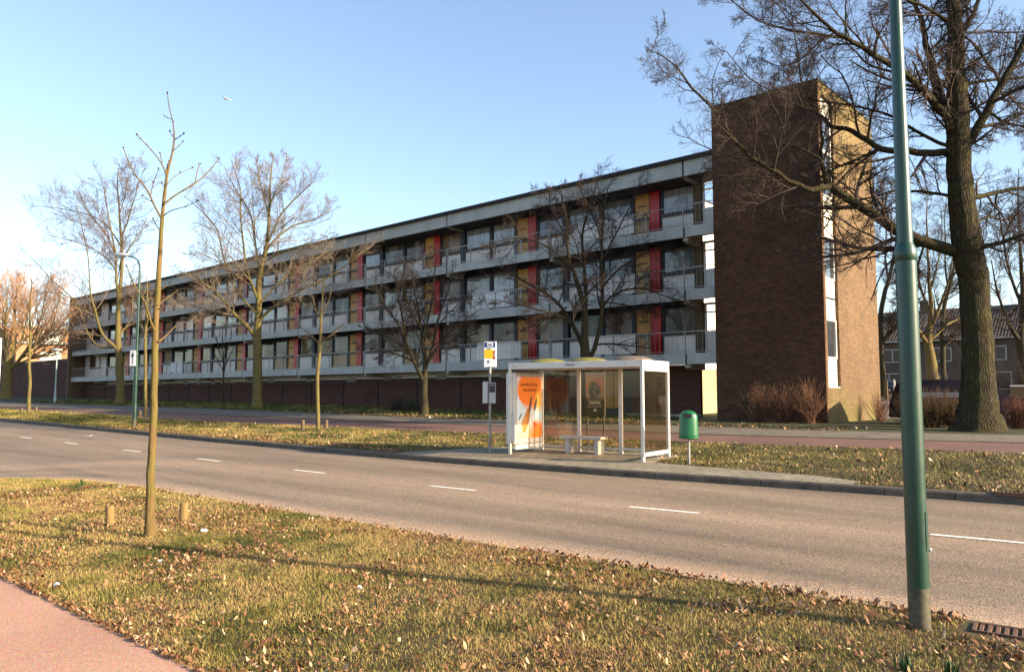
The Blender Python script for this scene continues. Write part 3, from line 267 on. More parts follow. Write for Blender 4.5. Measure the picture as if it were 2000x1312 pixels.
'ta':((-15.21,52.07),[([(-0.0,0.0,-0.06),(0.02,0.0,2.42),(0.03,0.0,4.39),(0.14,0.0,5.71),(0.45,0.0,7.04),(0.71,0.0,7.7),(1.02,0.0,9.04),(1.42,0.0,10.71),(1.82,0.0,12.4),(2.05,0.0,14.09)],[0.212,0.18,0.164,0.148,0.132,0.116,0.083,0.058,0.042,0.0167]),([(0.03,-0.0,3.47),(0.4,-0.22,3.88),(0.77,-0.5,4.51),(1.03,-0.81,5.23),(1.46,-1.15,5.9),(1.93,-1.5,6.18)],[0.18,0.15,0.12,0.091,0.061,0.032]),([(0.64,0.0,7.54),(0.57,0.28,9.09),(0.98,0.65,10.85),(1.11,1.06,12.66),(1.63,1.5,14.52)],[0.074,0.06,0.046,0.032,0.0172]),([(0.87,-0.0,8.37),(1.39,-0.27,9.16),(1.88,-0.61,9.59),(2.36,-1.0,10.17)],[0.074,0.055,0.035,0.0162]),([(0.45,0.0,7.04),(1.34,0.4,7.6),(2.45,0.92,7.84),(3.61,1.5,8.11)],[0.066,0.05,0.034,0.017])]),
}
# ---------------- setting: ground, road, paths
def I(x,pts): 
    a=np.array(pts,float); return np.interp(x,a[:,0],a[:,1])
KERB=[(-130,11.1),(-45.4,11.51),(-24.3,11.94),(-14.4,12.3),(-8.86,12.87),(-5.03,13.45),(-2.1,13.9),(10,15.6),(40,19)]
NEAR=[(-130,-9),(-21.5,-6),(-19.9,2.6),(-18.58,4.76),(-17,5.69),(-14.5,6.16),(-11.2,6.36),(-8.77,6.54),(-6,6.75),(-2.67,7.05),(-1.9,7.15),(10,8.6),(40,12)]
CENT=[(-130,8.2),(-31.8,8.73),(-23.3,9.0),(-19,9.2),(-15,9.43),(-10.75,9.64),(-6.6,10.03),(-2.6,10.68),(2,11.4),(20,14)]
PNEAR=[(-40,1.9),(-12,2.3),(-9,2.45),(-5.3,2.58),(10,2.9),(30,3.2)]
CY0=[(-130,13.6),(-62,15.4),(-33,16.4),(-21.5,17.9),(-10,19.2),(-3,20.4),(10,22),(40,25)]
CY1=[(-130,15.4),(-69,17.4),(-39,19.2),(-24,20.3),(-10.8,21.1),(-3.4,22.5),(10,24.3),(40,27.5)]
PV1=[(-130,18.8),(-68,20.6),(-45,22),(-26,22.5),(-10,23.6),(-6,24.6),(-3,26),(10,28),(40,31)]
def strip(name,A,B,x0,x1,dz,mat,ny=6,step=1.0,kind='structure',x_fn=None,jit=0):
    xs=np.arange(x0,x1+.01,step); t=np.linspace(0,1,ny+1)
    a=A(xs) if callable(A) else I(xs,A); b=B(xs) if callable(B) else I(xs,B)
    if jit:
        r=RS(5); a=a+r.normal(0,jit,len(xs)); b=b+r.normal(0,jit,len(xs))
    X=np.repeat(xs[:,None],ny+1,1); Y=a[:,None]+(b-a)[:,None]*t; Z=zg(X,Y)+dz
    V=np.stack([X,Y,Z],-1).reshape(-1,3); n=ny+1; i,j=np.meshgrid(np.arange(len(xs)-1),np.arange(ny),indexing='ij'); q=(i*n+j).ravel()
    F=np.stack([q,q+n,q+n+1,q+1],1); o=mesh_np(name,V,F,mat,smooth=True)
    me=o.data; uv=me.uv_layers.new(name='UVMap'); T=np.repeat(t[None],len(xs),0).ravel(); vi=F.ravel()
    uv.data.foreach_set('uv',np.stack([V[vi,0],T[vi]],1).ravel().astype(np.float32))
    return tag(o,kind=kind)
def axis(a,b,fine0,fine1,f,c):
    return np.unique(np.concatenate([np.arange(a,fine0,c),np.arange(fine0,fine1,f),np.arange(fine1,b+c,c)]))
xs=axis(-900,900,-130,40,2.,40.); ys=axis(-400,1500,-20,90,1.5,40.)
X,Y=np.meshgrid(xs,ys,indexing='ij'); Z=zg(X,Y)-.10; n=len(ys)
i,j=np.meshgrid(np.arange(len(xs)-1),np.arange(n-1),indexing='ij'); q=(i*n+j).ravel()
tag(mesh_np('ground',np.stack([X,Y,Z],-1).reshape(-1,3),np.stack([q,q+n,q+n+1,q+1],1),mt['farsoil'],smooth=True),kind='structure')
strip('road',NEAR,KERB,-130,40,0,mt['asphalt'],10)
NV=lambda x: I(x,NEAR)+.0
strip('near_verge',lambda x:I(x,PNEAR)-.05,NV,-19.5,30,.012,mt['soil'],12,.5)
strip('near_cycle_path',lambda x:x*0-1.5,lambda x:I(x,PNEAR)+.02*np.sin(x*7)+.012*np.sin(x*19),-19,30,.02,mt['cyc_near'],4,.12)
strip('far_verge',lambda x:I(x,KERB)+.14,CY0,-130,40,.12,mt['soil'],8)
strip('far_cycle_path',CY0,CY1,-130,40,.125,mt['cyc_far'],4)
strip('path_edging',lambda x:I(x,CY1)-.05,lambda x:I(x,CY1)+.07,-130,40,.15,mt['kerb'],1)
strip('footpath',lambda x:I(x,CY1)+.07,PV1,-130,40,.125,mt['footpath'],3)
mt['lawn']=grit('lawn_grass',[(.3,(.042,.036,.016)),(.55,(.045,.052,.014)),(.75,(.065,.048,.027))],30,.5,.9)
strip('lawn',PV1,lambda x:x*0+75,-130,40,.12,mt['lawn'],40,2)
mt['parking']=grit('parking_brick',[(.3,(.17,.13,.10)),(.7,(.24,.18,.135))],25,.5,.4)
strip('parking',lambda x:x*0+36.5,lambda x:x*0+61,-14,12,.126,mt['parking'],12,2)
# pavement slab area at the bus stop
strip('bus_stop_pavement',lambda x:I(x,KERB)+.14,lambda x:I(x,[(-15.12,12.6),(-14.6,14.2),(-13.9,15.55),(-9.1,16.1),(-9.0,14.5),(-8.06,14.42),(-5.34,14.40),(-4.5,14.1)]),-15.12,-4.5,.124,mt['paving'],4,.1)
# kerb stones
mb=MB(); x=-130.0
while x<40:
    x1=x+1.0
    for g in (0,):
        a,b=x+.006,x1-.006; ya,yb=float(I(a,KERB)),float(I(b,KERB)); za,zb=ZG(a,ya),ZG(b,yb); wd=.15
        prof=[(0,-.05),(0.005,.095),(.03,.122),(wd,.128),(wd,-.05)]
        v=[(a,ya+u,za+w_) for u,w_ in prof]+[(b,yb+u,zb+w_) for u,w_ in prof]; m_=len(prof)
        mb.add(v,[tuple(range(m_)),tuple(range(2*m_-1,m_-1,-1))]+[(k,k+m_,(k+1)%m_+m_,(k+1)%m_) for k in range(m_)])
    x=x1
tag(mb.build('kerb',mt['kerb']),kind='structure')
mb=MB()
for k in range(-22,3):
    x0=-2.62+4.1*k if k>-1 else [-2.62,-6.63,-10.75,-15,-19.1,-23.3,-27.7,-31.8][min(-k,7)] if -k<=7 else -31.8+4.2*(k+7)
    x1=x0+1.08
    if x0<-125: continue
    y0,y1=float(I(x0,CENT)),float(I(x1,CENT))
    mb.quad((x0,y0-.055,ZG(x0,y0,.005)),(x1,y1-.055,ZG(x1,y1,.005)),(x1,y1+.055,ZG(x1,y1,.005)),(x0,y0+.055,ZG(x0,y0,.005)))
tag(mb.build('lane_markings',mt['line']),kind='structure')
# ---------------- apartment block
mt['fascia']=M('fascia_panel',(.40,.40,.37),.6,var=.14,scale=1.2,stretch=(1,1,.3),bmp=.1)
mt['spandrel']=M('grey_panel',(.78,.71,.64),.55,var=.1,scale=1)
mt['tan']=M('tan_panel',(.50,.33,.17),.6,var=.1,scale=1)
mt['white_panel']=M('white_panel',(.72,.70,.68),.6,var=.1,scale=1)
mt['red']=M('red_panel',(.52,.010,.008),.35,var=.15,scale=1.5)
mt['yellow']=M('yellow_door',(.56,.27,.055),.45,var=.1,scale=2)
mt['dark']=M('dark_frame',(.018,.022,.035),.5,var=.2,scale=3)
mt['sillm']=M('sill_rail',(.045,.033,.03),.5,var=.2)
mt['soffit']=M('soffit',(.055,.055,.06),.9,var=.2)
mt['garage']=brick('garage_brick',(.14,.058,.042),(.10,.044,.034),(.085,.05,.038))
mt['brownpier']=M('brown_pier',(.13,.09,.05),.85,var=.2,scale=3,bmp=.3)
mt['railm']=M('rail_metal',(.34,.33,.31),.5,.2,var=.2)
mt['railsun']=M('rail_sunlit',(.5,.46,.42),.5,var=.1)  # rail metal made paler to paint sunlight on the bars
mt['cream']=brick('cream_brick',(.56,.43,.24),(.50,.38,.21),(.40,.31,.18))
mt['whitew']=M('sun_glare_wall',(.85,.83,.8),.8,var=.04)  # white paints in sun glare; the wall itself is cream brick
mt['framew']=M('white_frame',(.75,.72,.68),.4,var=.06)
mt['concrete']=M('pale_concrete',(.42,.38,.31),.85,var=.2,scale=3,bmp=.2)
def pane_mat(name,stops,fold=26,rough=.06,refl=.9,coat=.6):
    m,nt,p=base(name,rough,0,refl); oi=_n(nt,'ShaderNodeObjectInfo'); c=ramp(nt,oi.outputs['Random'],stops)
    g=obvec(nt,1,1,.06); f=noise(nt,g,fold/4,2,.5); c=mixc(nt,.6,c,ramp(nt,f,[(.35,(.4,.4,.4)),(.65,(1.15,1.15,1.15))]),'MULTIPLY')
    # a lighter gathered curtain fold, soft edged
    h=noise(nt,obvec(nt,1.3,1.3,.5),1.1,3,.5); c=mixc(nt,ramp(nt,h,[(.52,(0,0,0)),(.58,(1,1,1))]),c,mixc(nt,.4,c,(.42,.38,.33)))
    nt.links.new(c,p.inputs['Base Color'])
    p.inputs['Coat Weight'].default_value=coat; p.inputs['Coat Roughness'].default_value=.02; p.inputs['IOR'].default_value=1.3+coat*.5
    b=_n(nt,'ShaderNodeBump'); b.inputs['Strength'].default_value=.05; b.inputs['Distance'].default_value=.05; nt.links.new(noise(nt,obvec(nt),.9,1),b.inputs['Height']); nt.links.new(b.outputs[0],p.inputs['Normal']); nt.links.new(b.outputs[0],p.inputs['Coat Normal'])
    return m
ST=[(0,(.06,.06,.055)),(.3,(.17,.16,.145)),(.5,(.04,.032,.028)),(.7,(.20,.18,.16)),(.85,(.20,.11,.04)),(1,(.11,.065,.05))]  # curtain tones, with ochre painted in for warm reflections
mt['pane']=pane_mat('curtain_reflection_glass',ST,refl=.4,coat=.12)
mt['pane_hi']=pane_mat('net_curtain_glass',[(0,(.20,.21,.23)),(.4,(.30,.30,.31)),(.6,(.07,.07,.08)),(1,(.25,.25,.25))],refl=.6,coat=.4)
J0=-16.70; BAY=7.66; NB=9; FL=[3.40,6.20,9.00]; YF=31.2; YG=29.8
BX=(-54.,31.2); blk=empty('apartment_building',(BX[0],BX[1],.45)); BL=Vector(blk.location)
tag(blk,'long three storey gallery apartment block with red panels and yellow doors','apartment building')
def part(name,mb,mat,parent=blk,off=(0,0,0)): return mb.build(name,mat,parent,loc=-BL+Vector(off) if parent==blk else Vector(off))
def rep(o,off,parent=blk):
    c=o.copy(); C.objects.link(c); c.parent=parent; c.location=Vector(o.location)+Vector(off)
    for ch in children(o): d=ch.copy(); C.objects.link(d); d.parent=c
    return c
XE=-92.1; XL=J0-BAY*NB
mb=MB(); mb.box(XL-.4,-19.5,31.34,41,2.6,11.9); part('wall',mb,mt['spandrel'])
mb=MB(); mb.box(XL-.4,-19.52,31.6,41,0.2,2.6); part('rear_wall',mb,mt['garage'])
mb=MB(); mb.box(-19.5,-19.38,31.4,41.0,2.93,11.9); part('end_wall',mb,mt['whitew'])
mb=MB(); mb.box(-19.5,-19.38,31.6,41.0,.3,2.92); part('end_wall_base',mb,mt['cream'])
mb=MB(); mb.box(XE,-19.4,29.62,41.4,11.95,12.02).box(-19.4,-15.14,29.62,31.45,11.95,12.02); mb.box(XL,-19.5,31,41.2,12.02,12.1); part('roof',mb,mt['soffit'])
mb=MB(); mb.box(XE-.05,-15.14,29.56,29.66,12.02,12.09); mb.box(XE-.05,-15.14,29.66,29.70,12.02,12.06); part('roof_edge',mb,mt['dark'])
mb=MB(); mb.box(XE-.45,XE,29.5,41.3,.7,12.25); part('gable_wall',mb,mt['brownpier'])
# garage wall, recess and clutter
mb=MB(); mb.box(XE,-22.35,31.05,31.25,.2,2.42); mb.box(-20.3,-16.7,31.05,31.25,.2,2.93); part('garage_wall',mb,mt['garage'])
mb=MB(); mb.box(XE,-22.35,31.0,31.3,2.42,2.47); part('wall_coping',mb,mt['sillm'])
mb=MB(); mb.box(-20.3,-16.6,30.6,31.04,.3,.72); part('plinth',mb,mt['concrete'])
r=random.Random(3); k=0; pipes=[]
mb=MB(); mb.tube([(-20.6,31.0,.4),(-20.6,31.0,2.45)],.03,8)
pp=part('downpipe',mb,mt['dark'])
for k in range(1,18): rep(pp,(-BAY/2*k,0,0))
mb=MB(); mb.cbox(-.3,.3,31.3,31.5,2.5,2.72,.01); cl=part('stored_box',mb,mt['concrete'],off=(-25,0,0))
for k in range(24): 
    c=rep(cl,(-r.uniform(0,60),0,r.uniform(-.02,.05))); c.scale=(r.uniform(.4,1.6),1,1)
# entrance doors at ground level
for x0,x1 in ((-22.3,-21.45),(-21.4,-20.95)):
    mb=MB(); mb.box(x0,x1,31.12,31.18,.95,2.85); d=part('entrance_door',mb,mt['yellow'])
    mb=MB(); mb.box(x1-.12,x1-.08,31.08,31.12,1.6,1.75); mb.build('handle',mt['railm'],d)
mb=MB(); mb.box(-22.33,-20.3,31.2,31.3,.2,2.93); mb.box(-22.33,-20.3,31.1,31.2,.45,.95); part('entrance_surround',mb,mt['dark'])
# galleries
for fi,z0 in enumerate(FL):
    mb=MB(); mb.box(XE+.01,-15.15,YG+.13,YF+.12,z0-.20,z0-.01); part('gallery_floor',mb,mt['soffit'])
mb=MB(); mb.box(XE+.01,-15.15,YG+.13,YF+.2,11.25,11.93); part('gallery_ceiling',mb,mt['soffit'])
def fascia(x0,x1,z0,z1): 
    mb=MB(); mb.cbox(x0,x1,YG,YG+.12,z0,z1,.012); return mb
fp=part('fascia_panel',fascia(J0-BAY+.045,J0-.045,-.47,0),mt['fascia'],off=(0,0,FL[0]))
fe=part('fascia_panel',fascia(J0+.045,-15.15,-.47,0),mt['fascia'],off=(0,0,FL[0]))
fl_=part('fascia_panel',fascia(XE,XL-.045,-.47,0),mt['fascia'],off=(0,0,FL[0]))
rf=part('roof_fascia',fascia(J0-BAY+.045,J0-.045,11.27,12.02),mt['fascia'])
part('roof_fascia',fascia(J0+.045,-15.15,11.27,12.02),mt['fascia']); part('roof_fascia',fascia(XE,XL-.045,11.27,12.02),mt['fascia'])
for k in range(1,NB): rep(rf,(-BAY*k,0,0))
for fi in range(3):
    if fi: rep(fe,(0,0,2.8*fi)); rep(fl_,(0,0,2.8*fi))
    for k in range(NB):
        if fi or k: rep(fp,(-BAY*k,0,2.8*fi))
mb=MB(); 
for z0 in FL+[12.0]: mb.box(XE+.1,-15.2,YG+.06,YG+.14,z0-.44,z0-.03)
part('gallery_edge_beam',mb,mt['dark'])
mb=MB(); mb.prism([(YG+.14,-.2),(YG+.14,-.62),(YG+.5,-.7),(YF+.1,-.7),(YF+.1,-.2)],J0-.13,J0+.13,'x')
br=part('bracket',mb,mt['concrete'],off=(0,0,FL[0]))
for fi in range(4):
    for k in range(NB+1):
        if fi or k: rep(br,(-BAY*k,0,2.8*fi+(.07 if fi==3 else 0)))
def X_(o): return J0-o
def wbox(o0,o1,y0,y1,z0,z1): mb=MB(); mb.box(X_(o1),X_(o0),y0,y1,z0,z1); return mb
def bays(o,skip0=True,fls=(0,1,2),n=NB,sel=None):
    out=[(0,0,o)]
    for fi in fls:
        for k in range(n):
            if (fi,k)==(0,0): continue
            out.append((fi,k,rep(o,(-BAY*k,0,2.8*fi))))
    return out
z=FL[0]; F0=(0,0,z)
redp=part('red_panel',wbox(2.0,2.54,YF-.10,YF+.1,0,2.33),mt['red'],off=F0); bays(redp)
door=part('door',wbox(2.62,3.4,YF-.02,YF+.1,0.02,2.25),mt['yellow'],off=F0)
m2=wbox(2.66,2.70,YF-.06,YF-.02,1.0,1.12); m2.build('handle',mt['dark'],door)
# name lettering strokes on the door glass
r=random.Random(5); m2=MB()
for q in range(7):
    x=X_(3.25)+q*.075; m2.box(x,x+.05,YF-.03,YF-.021,1.62,1.70-.01*r.random())
    if q%2: m2.box(x+.015,x+.035,YF-.035,YF-.03,1.60,1.72)
lt=m2.build('door_lettering',mt['dark'],door); bays(door)
pst=part('post',MB().box(X_(3.6),X_(3.41),YF-.08,YF+.1,.0,2.33),mt['dark'],off=F0); bays(pst)
pst=part('mullion',wbox(5.31,5.5,YF-.05,YF+.1,0,2.33),mt['dark'],off=F0); bays(pst)
pst=part('column',wbox(7.5,7.84,YF-.1,YF+.1,0,2.33),mt['dark'],off=F0); bays(pst)
pst=part('jamb',wbox(1.9,1.99,YF-.04,YF+.1,0,2.33),mt['dark'],off=F0); bays(pst)
pst=part('jamb',wbox(2.55,2.61,YF-.04,YF+.1,0,2.33),mt['dark'],off=F0); bays(pst)
sil=part('sill_rail',MB().box(X_(7.49),X_(2.62),YF-.12,YF-.105,.93,1.07),mt['sillm'],off=F0); bays(sil)
spa=part('spandrel_panel',wbox(5.5,7.5,YF,YF+.1,.02,.93),mt['spandrel'],off=F0); bays(spa)
spa=part('spandrel_panel',wbox(.18,1.9,YF,YF+.1,.02,.93),mt['spandrel'],off=F0); bays(spa)
sil=part('sill_rail',wbox(.18,1.89,YF-.12,YF+.02,.93,1.07),mt['sillm'],off=F0); bays(sil)
spc=part('spandrel_panel',wbox(3.6,5.31,YF,YF+.1,.02,.93),mt['spandrel'],off=F0)
for fi,k,o in bays(spc):
    if fi==0 and k in(2,3,4): 
        o.data=o.data.copy(); o.data.materials[0]=mt['tan']; o['label']='tan coloured panel under the window'
def window(o0,o1):
    mb=MB(); x0,x1=X_(o1),X_(o0); t=.045
    for a,b,c,d in ((x0,x0+t,1.07,2.25),(x1-t,x1,1.07,2.25),(x0+t,x1-t,2.2,2.25),(x0+t,x1-t,1.07,1.11)): mb.box(a,b,YF-.01,YF+.07,c,d)
    f=part('window',mb,mt['dark'],off=F0)
    MB().box(x0+t,x1-t,YF+.03,YF+.045,1.11,2.2).build('pane',mt['pane'],f); return f
ws=[]
for o0,o1 in ((.2,1.88),(3.62,5.3),(5.52,7.48)): ws+=bays(window(o0,o1))
for fi,k,o in ws:
    if fi>0:
        for c in children(o): 
            c.material_slots[0].link='OBJECT'; c.material_slots[0].material=mt['pane_hi'] if (k+fi)%4 else mt['pane']
hd=part('shadow_lintel',wbox(.18,7.5,YF+.0,YF+.12,2.25,2.62),mt['dark'],off=F0)  # dark band painting in the gallery ceiling's shadow above the windows
for fi,k,o in bays(hd): pass
# railings
mb=MB(); yr=YG+.03
mb.box(X_(BAY),X_(0),yr,yr+.035,.94,.975); mb.box(X_(BAY),X_(0),yr,yr+.03,.08,.105)
for q in range(5): 
    x=X_(BAY-.05-q*1.89); mb.box(x-.02,x+.02,yr-.012,yr+.045,-.12,.94)
x=X_(BAY)+.11
while x<X_(0)-.05:
    o=J0-x
    mb.box(x-.004,x+.004,yr+.01,yr+.018,.105,.94); x+=.23
rl=part('railing',mb,mt['railm'],off=F0); bays(rl)
mb=MB(); x=X_(2.62)
while x<X_(1.95): mb.box(x-.009,x+.009,yr-.012,yr-.002,.1,.96); x+=.125
rw=part('railing_bars',mb,mt['railsun'],off=F0); bays(rw)
for k,fi,a,b,mtn in ((0,0,2.62,5.3,'spandrel'),(1,0,1.95,5.2,'spandrel'),(1,1,2.8,5.6,'white_panel'),(0,1,2.62,5.3,'spandrel'),(0,2,2.62,6.2,'spandrel'),(6,0,2.7,5.0,'white_panel'),(2,1,2.7,4.6,'spandrel')):
    part('rail_panel',wbox(a,b,yr+.04,yr+.055,.1,1.0),mt[mtn],off=(-BAY*k,0,FL[fi]))
# link section between block and tower, and the far end section
for zi,z0 in enumerate(FL):
    mb=MB().box(-16.93,-16.52,YF-.1,YF+.2,z0,z0+2.33); part('pier',mb,mt['brownpier'])
    if True:
        mb=MB().box(-16.5,-15.15,YF,YF+.08,z0+.02,z0+.93); part('spandrel_panel',mb,mt['spandrel'])
        mb=MB().box(-16.5,-15.15,YF-.03,YF+.1,z0+.93,z0+1.05).box(-16.5,-15.15,YF,YF+.08,z0+1.86,z0+1.93).box(-16.5,-15.15,YF,YF+.08,z0+2.22,z0+2.33).box(-16.5,-16.42,YF,YF+.08,z0+1.05,z0+2.22)
        part('window_frame',mb,mt['framew'])
    mb=MB(); mb.box(J0,-15.15,yr,yr+.035,.94,.975).box(J0,-15.15,yr,yr+.03,.08,.105); x=J0+.1
    while x<-15.2: mb.box(x-.004,x+.004,yr+.01,yr+.018,.105,.94); x+=.23
    part('railing',mb,mt['railm'],off=(0,0,z0))
    mb=MB().box(XL-3.4,XL-.35,YF,YF+.1,z0+.02,z0+2.33) if zi==0 else MB().box(XL-2.0,XL-.35,YF,YF+.1,z0+.02,z0+2.33)
    part('stair_wall',mb,mt['spandrel'])
    mb=MB().box(XE,XL-.35,YF-.02,YF-.001,z0+.02,z0+.9).box(XL-2.3,XL-2.0,YF,YF+.1,z0,z0+2.33).box(XL-3.4,XL-2.3,YF,YF+.06,z0+.95,z0+1.05).box(XE,XL-5.4,YF,YF+.1,z0+.9,z0+2.33)
    part('stair_screen',mb,mt['spandrel'])
    mb=MB(); mb.box(XE,XL,yr,yr+.035,.94,.975); mb.box(XE,XL,yr,yr+.03,.08,.105); x=XE+.1
    while x<XL: mb.box(x-.004,x+.004,yr+.01,yr+.018,.105,.94); x+=.23
    part('railing',mb,mt['railm'],off=(0,0,z0))
# ---------------- stair tower
tw=empty('brick_tower',(-12.95,32.7,.4)); tag(tw,'windowless dark brick stair tower with a tall white framed window strip on its sunny side','tower')
TL=-Vector(tw.location)
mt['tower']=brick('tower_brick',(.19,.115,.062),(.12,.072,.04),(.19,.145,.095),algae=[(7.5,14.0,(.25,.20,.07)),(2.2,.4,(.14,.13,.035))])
mt['tower_shaded']=brick('tower_brick_shaded',(.16,.075,.038),(.085,.042,.023),(.035,.022,.015))  # same brick as the side wall, darkened to paint in the front's shade
ZT=13.88
# a solid core with brick leaves on its faces
MB().box(-15.02,-10.85,29.62,35.9,.2,ZT-.25).build('core',mt['soffit'],tw,loc=TL)
MB().box(-15.12,-10.6,29.5,29.62,.2,ZT).box(-15.12,-15.02,29.62,35.9,.2,ZT).build('front_wall',mt['tower_shaded'],tw,loc=TL)
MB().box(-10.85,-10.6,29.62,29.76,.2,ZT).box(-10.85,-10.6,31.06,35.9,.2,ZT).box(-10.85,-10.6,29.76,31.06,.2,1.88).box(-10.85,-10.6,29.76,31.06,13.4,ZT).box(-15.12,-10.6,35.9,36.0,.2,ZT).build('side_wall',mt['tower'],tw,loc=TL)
MB().cbox(-15.15,-10.57,29.47,29.66,ZT,ZT+.05).cbox(-10.89,-10.57,29.66,36.03,ZT,ZT+.05).cbox(-15.15,-15.14,29.66,36.03,ZT,ZT+.05).build('coping',mt['sillm'],tw,loc=TL)
mt['tglass']=M('stair_glass',(.03,.035,.045),.04,var=.1,spec=1.0); mt['tglass'].node_tree.nodes['Principled BSDF'].inputs['IOR'].default_value=2.2
mt['wpanel']=M('white_stair_panel',(.78,.74,.62),.45,var=.1,scale=1.2,stretch=(1,1,.4))
gx=-10.72
for a,b in ((1.9,3.0),(4.55,5.36),(5.38,6.1),(7.84,8.56),(8.58,9.4),(12.75,13.38)):
    MB().box(gx-.05,gx,29.80,31.02,a+.03,b-.03).build('panel',mt['wpanel'],tw,loc=TL)
for a,b in ((3.0,4.55),(6.1,7.84),(9.4,11.2),(11.2,12.75)):
    mb=MB()
    for y0,y1,c,d in ((29.78,29.85,a,b),(30.96,31.04,a,b),(29.85,30.96,a,a+.07),(29.85,30.96,b-.07,b)): mb.box(gx-.03,gx+.03,y0,y1,c,d)
    f=mb.build('window',mt['framew'],tw,loc=TL); MB().box(gx-.04,gx-.02,29.85,30.96,a+.07,b-.07).build('pane',mt['tglass'],f)
MB().box(gx-.05,gx+.005,29.762,29.80,1.9,13.4).box(gx-.05,gx+.005,31.03,31.058,1.9,13.4).box(gx-.05,gx+.10,29.77,31.05,1.86,1.92).build('window_sill',mt['framew'],tw,loc=TL)
# ---------------- trees
def rot_dirs(T,th,phi):
    # tilt T (N,3) by th around random azimuth phi
    a=np.cross(T,np.array([.31,.77,.55])); a/=np.linalg.norm(a,axis=1,keepdims=True)+1e-9; b=np.cross(T,a)
    return T*np.cos(th)[:,None]+(a*np.cos(phi)[:,None]+b*np.sin(phi)[:,None])*np.sin(th)[:,None]
def tubes(P,Rd,k):
    # P (N,S,3) Rd (N,S)
    N,S,_=P.shape; T=np.empty_like(P); T[:,1:-1]=P[:,2:]-P[:,:-2]; T[:,0]=P[:,1]-P[:,0]; T[:,-1]=P[:,-1]-P[:,-2]
    T/=np.linalg.norm(T,axis=2,keepdims=True)+1e-9
    ref=np.where(np.abs(T[:,:1,2:3])>.8,np.array([1.,0,0]),np.array([0,0,1.])); a=np.cross(T,ref); a/=np.linalg.norm(a,axis=2,keepdims=True)+1e-9; b=np.cross(T,a)
    th=np.arange(k)*2*math.pi/k
    V=P[:,:,None]+(a[:,:,None]*np.cos(th)[None,None,:,None]+b[:,:,None]*np.sin(th)[None,None,:,None])*Rd[:,:,None,None]
    V=V.reshape(-1,3); n,s,j=np.meshgrid(np.arange(N),np.arange(S-1),np.arange(k),indexing='ij'); b0=(n*S+s)*k
    F=np.stack([b0+j,b0+(j+1)%k,b0+k+(j+1)%k,b0+k+j],-1).reshape(-1,4); return V,F
def sample(P,t):
    # P (N,S,3), t (N,) -> pos, tangent, per-row
    N,S,_=P.shape; f=t*(S-1); i=np.minimum(f.astype(int),S-2); u=(f-i)[:,None]; r=np.arange(N)
    return P[r,i]*(1-u)+P[r,i+1]*u, P[r,i+1]-P[r,i]
def spawn(P,Rd,L,rs,nc,t0,ang,lr,rr,S,wig,up,rmin,t1=1.0,rmax=9):
    N=len(P); idx=np.repeat(np.arange(N),nc); M_=len(idx)
    t=t0+(t1-t0)*((np.tile(np.arange(nc),N)+rs.rand(M_))/nc)
    pos,tan=sample(P[idx],t); tan/=np.linalg.norm(tan,axis=1,keepdims=True)+1e-9
    th=np.radians(rs.normal(ang,9,M_)); phi=rs.rand(M_)*2*math.pi
    d=rot_dirs(tan,th,phi); ln=L[idx]*lr*(1.15-.75*t)*rs.uniform(.55,1.25,M_)
    f=t*(Rd.shape[1]-1); i=np.minimum(f.astype(int),Rd.shape[1]-2); r0=Rd[idx,i]*(1-(f-i))+Rd[idx,i+1]*(f-i)
    r0=np.clip(r0*rr,rmin,rmax)
    Q=np.empty((M_,S,3)); Q[:,0]=pos
    for s in range(1,S):
        d=d+rs.normal(0,wig,(M_,3)); d[:,2]+=up; d/=np.linalg.norm(d,axis=1,keepdims=True); Q[:,s]=Q[:,s-1]+d*(ln/(S-1))[:,None]
    R_=r0[:,None]*np.linspace(1,.35,S)[None]; R_=np.maximum(R_,rmin*.55)
    return Q,R_,ln
def smooth_poly(ps,rs_,step,rs,wob):
    P=np.array(ps,float); R_=np.array(rs_,float); d=np.r_[0,np.cumsum(np.linalg.norm(np.diff(P,axis=0),axis=1))]
    n=max(4,int(d[-1]/step)+1); t=np.linspace(0,d[-1],n)
    # Catmull-like smoothing through cubic resampling
    Q=np.stack([np.interp(t,d,P[:,k]) for k in range(3)],1); Rr=np.interp(t,d,R_)
    for _ in range(2): Q[1:-1]=(Q[:-2]+2*Q[1:-1]+Q[2:])/4
    w_=rs.normal(0,wob,(n,3)); w_[0]=0
    for _ in range(2): w_[1:-1]=(w_[:-2]+w_[1:-1]+w_[2:])/3
    Q[1:-1]+=(w_[1:-1]*np.minimum(Rr[1:-1,None],.07)); return Q,Rr
BARK=0.0
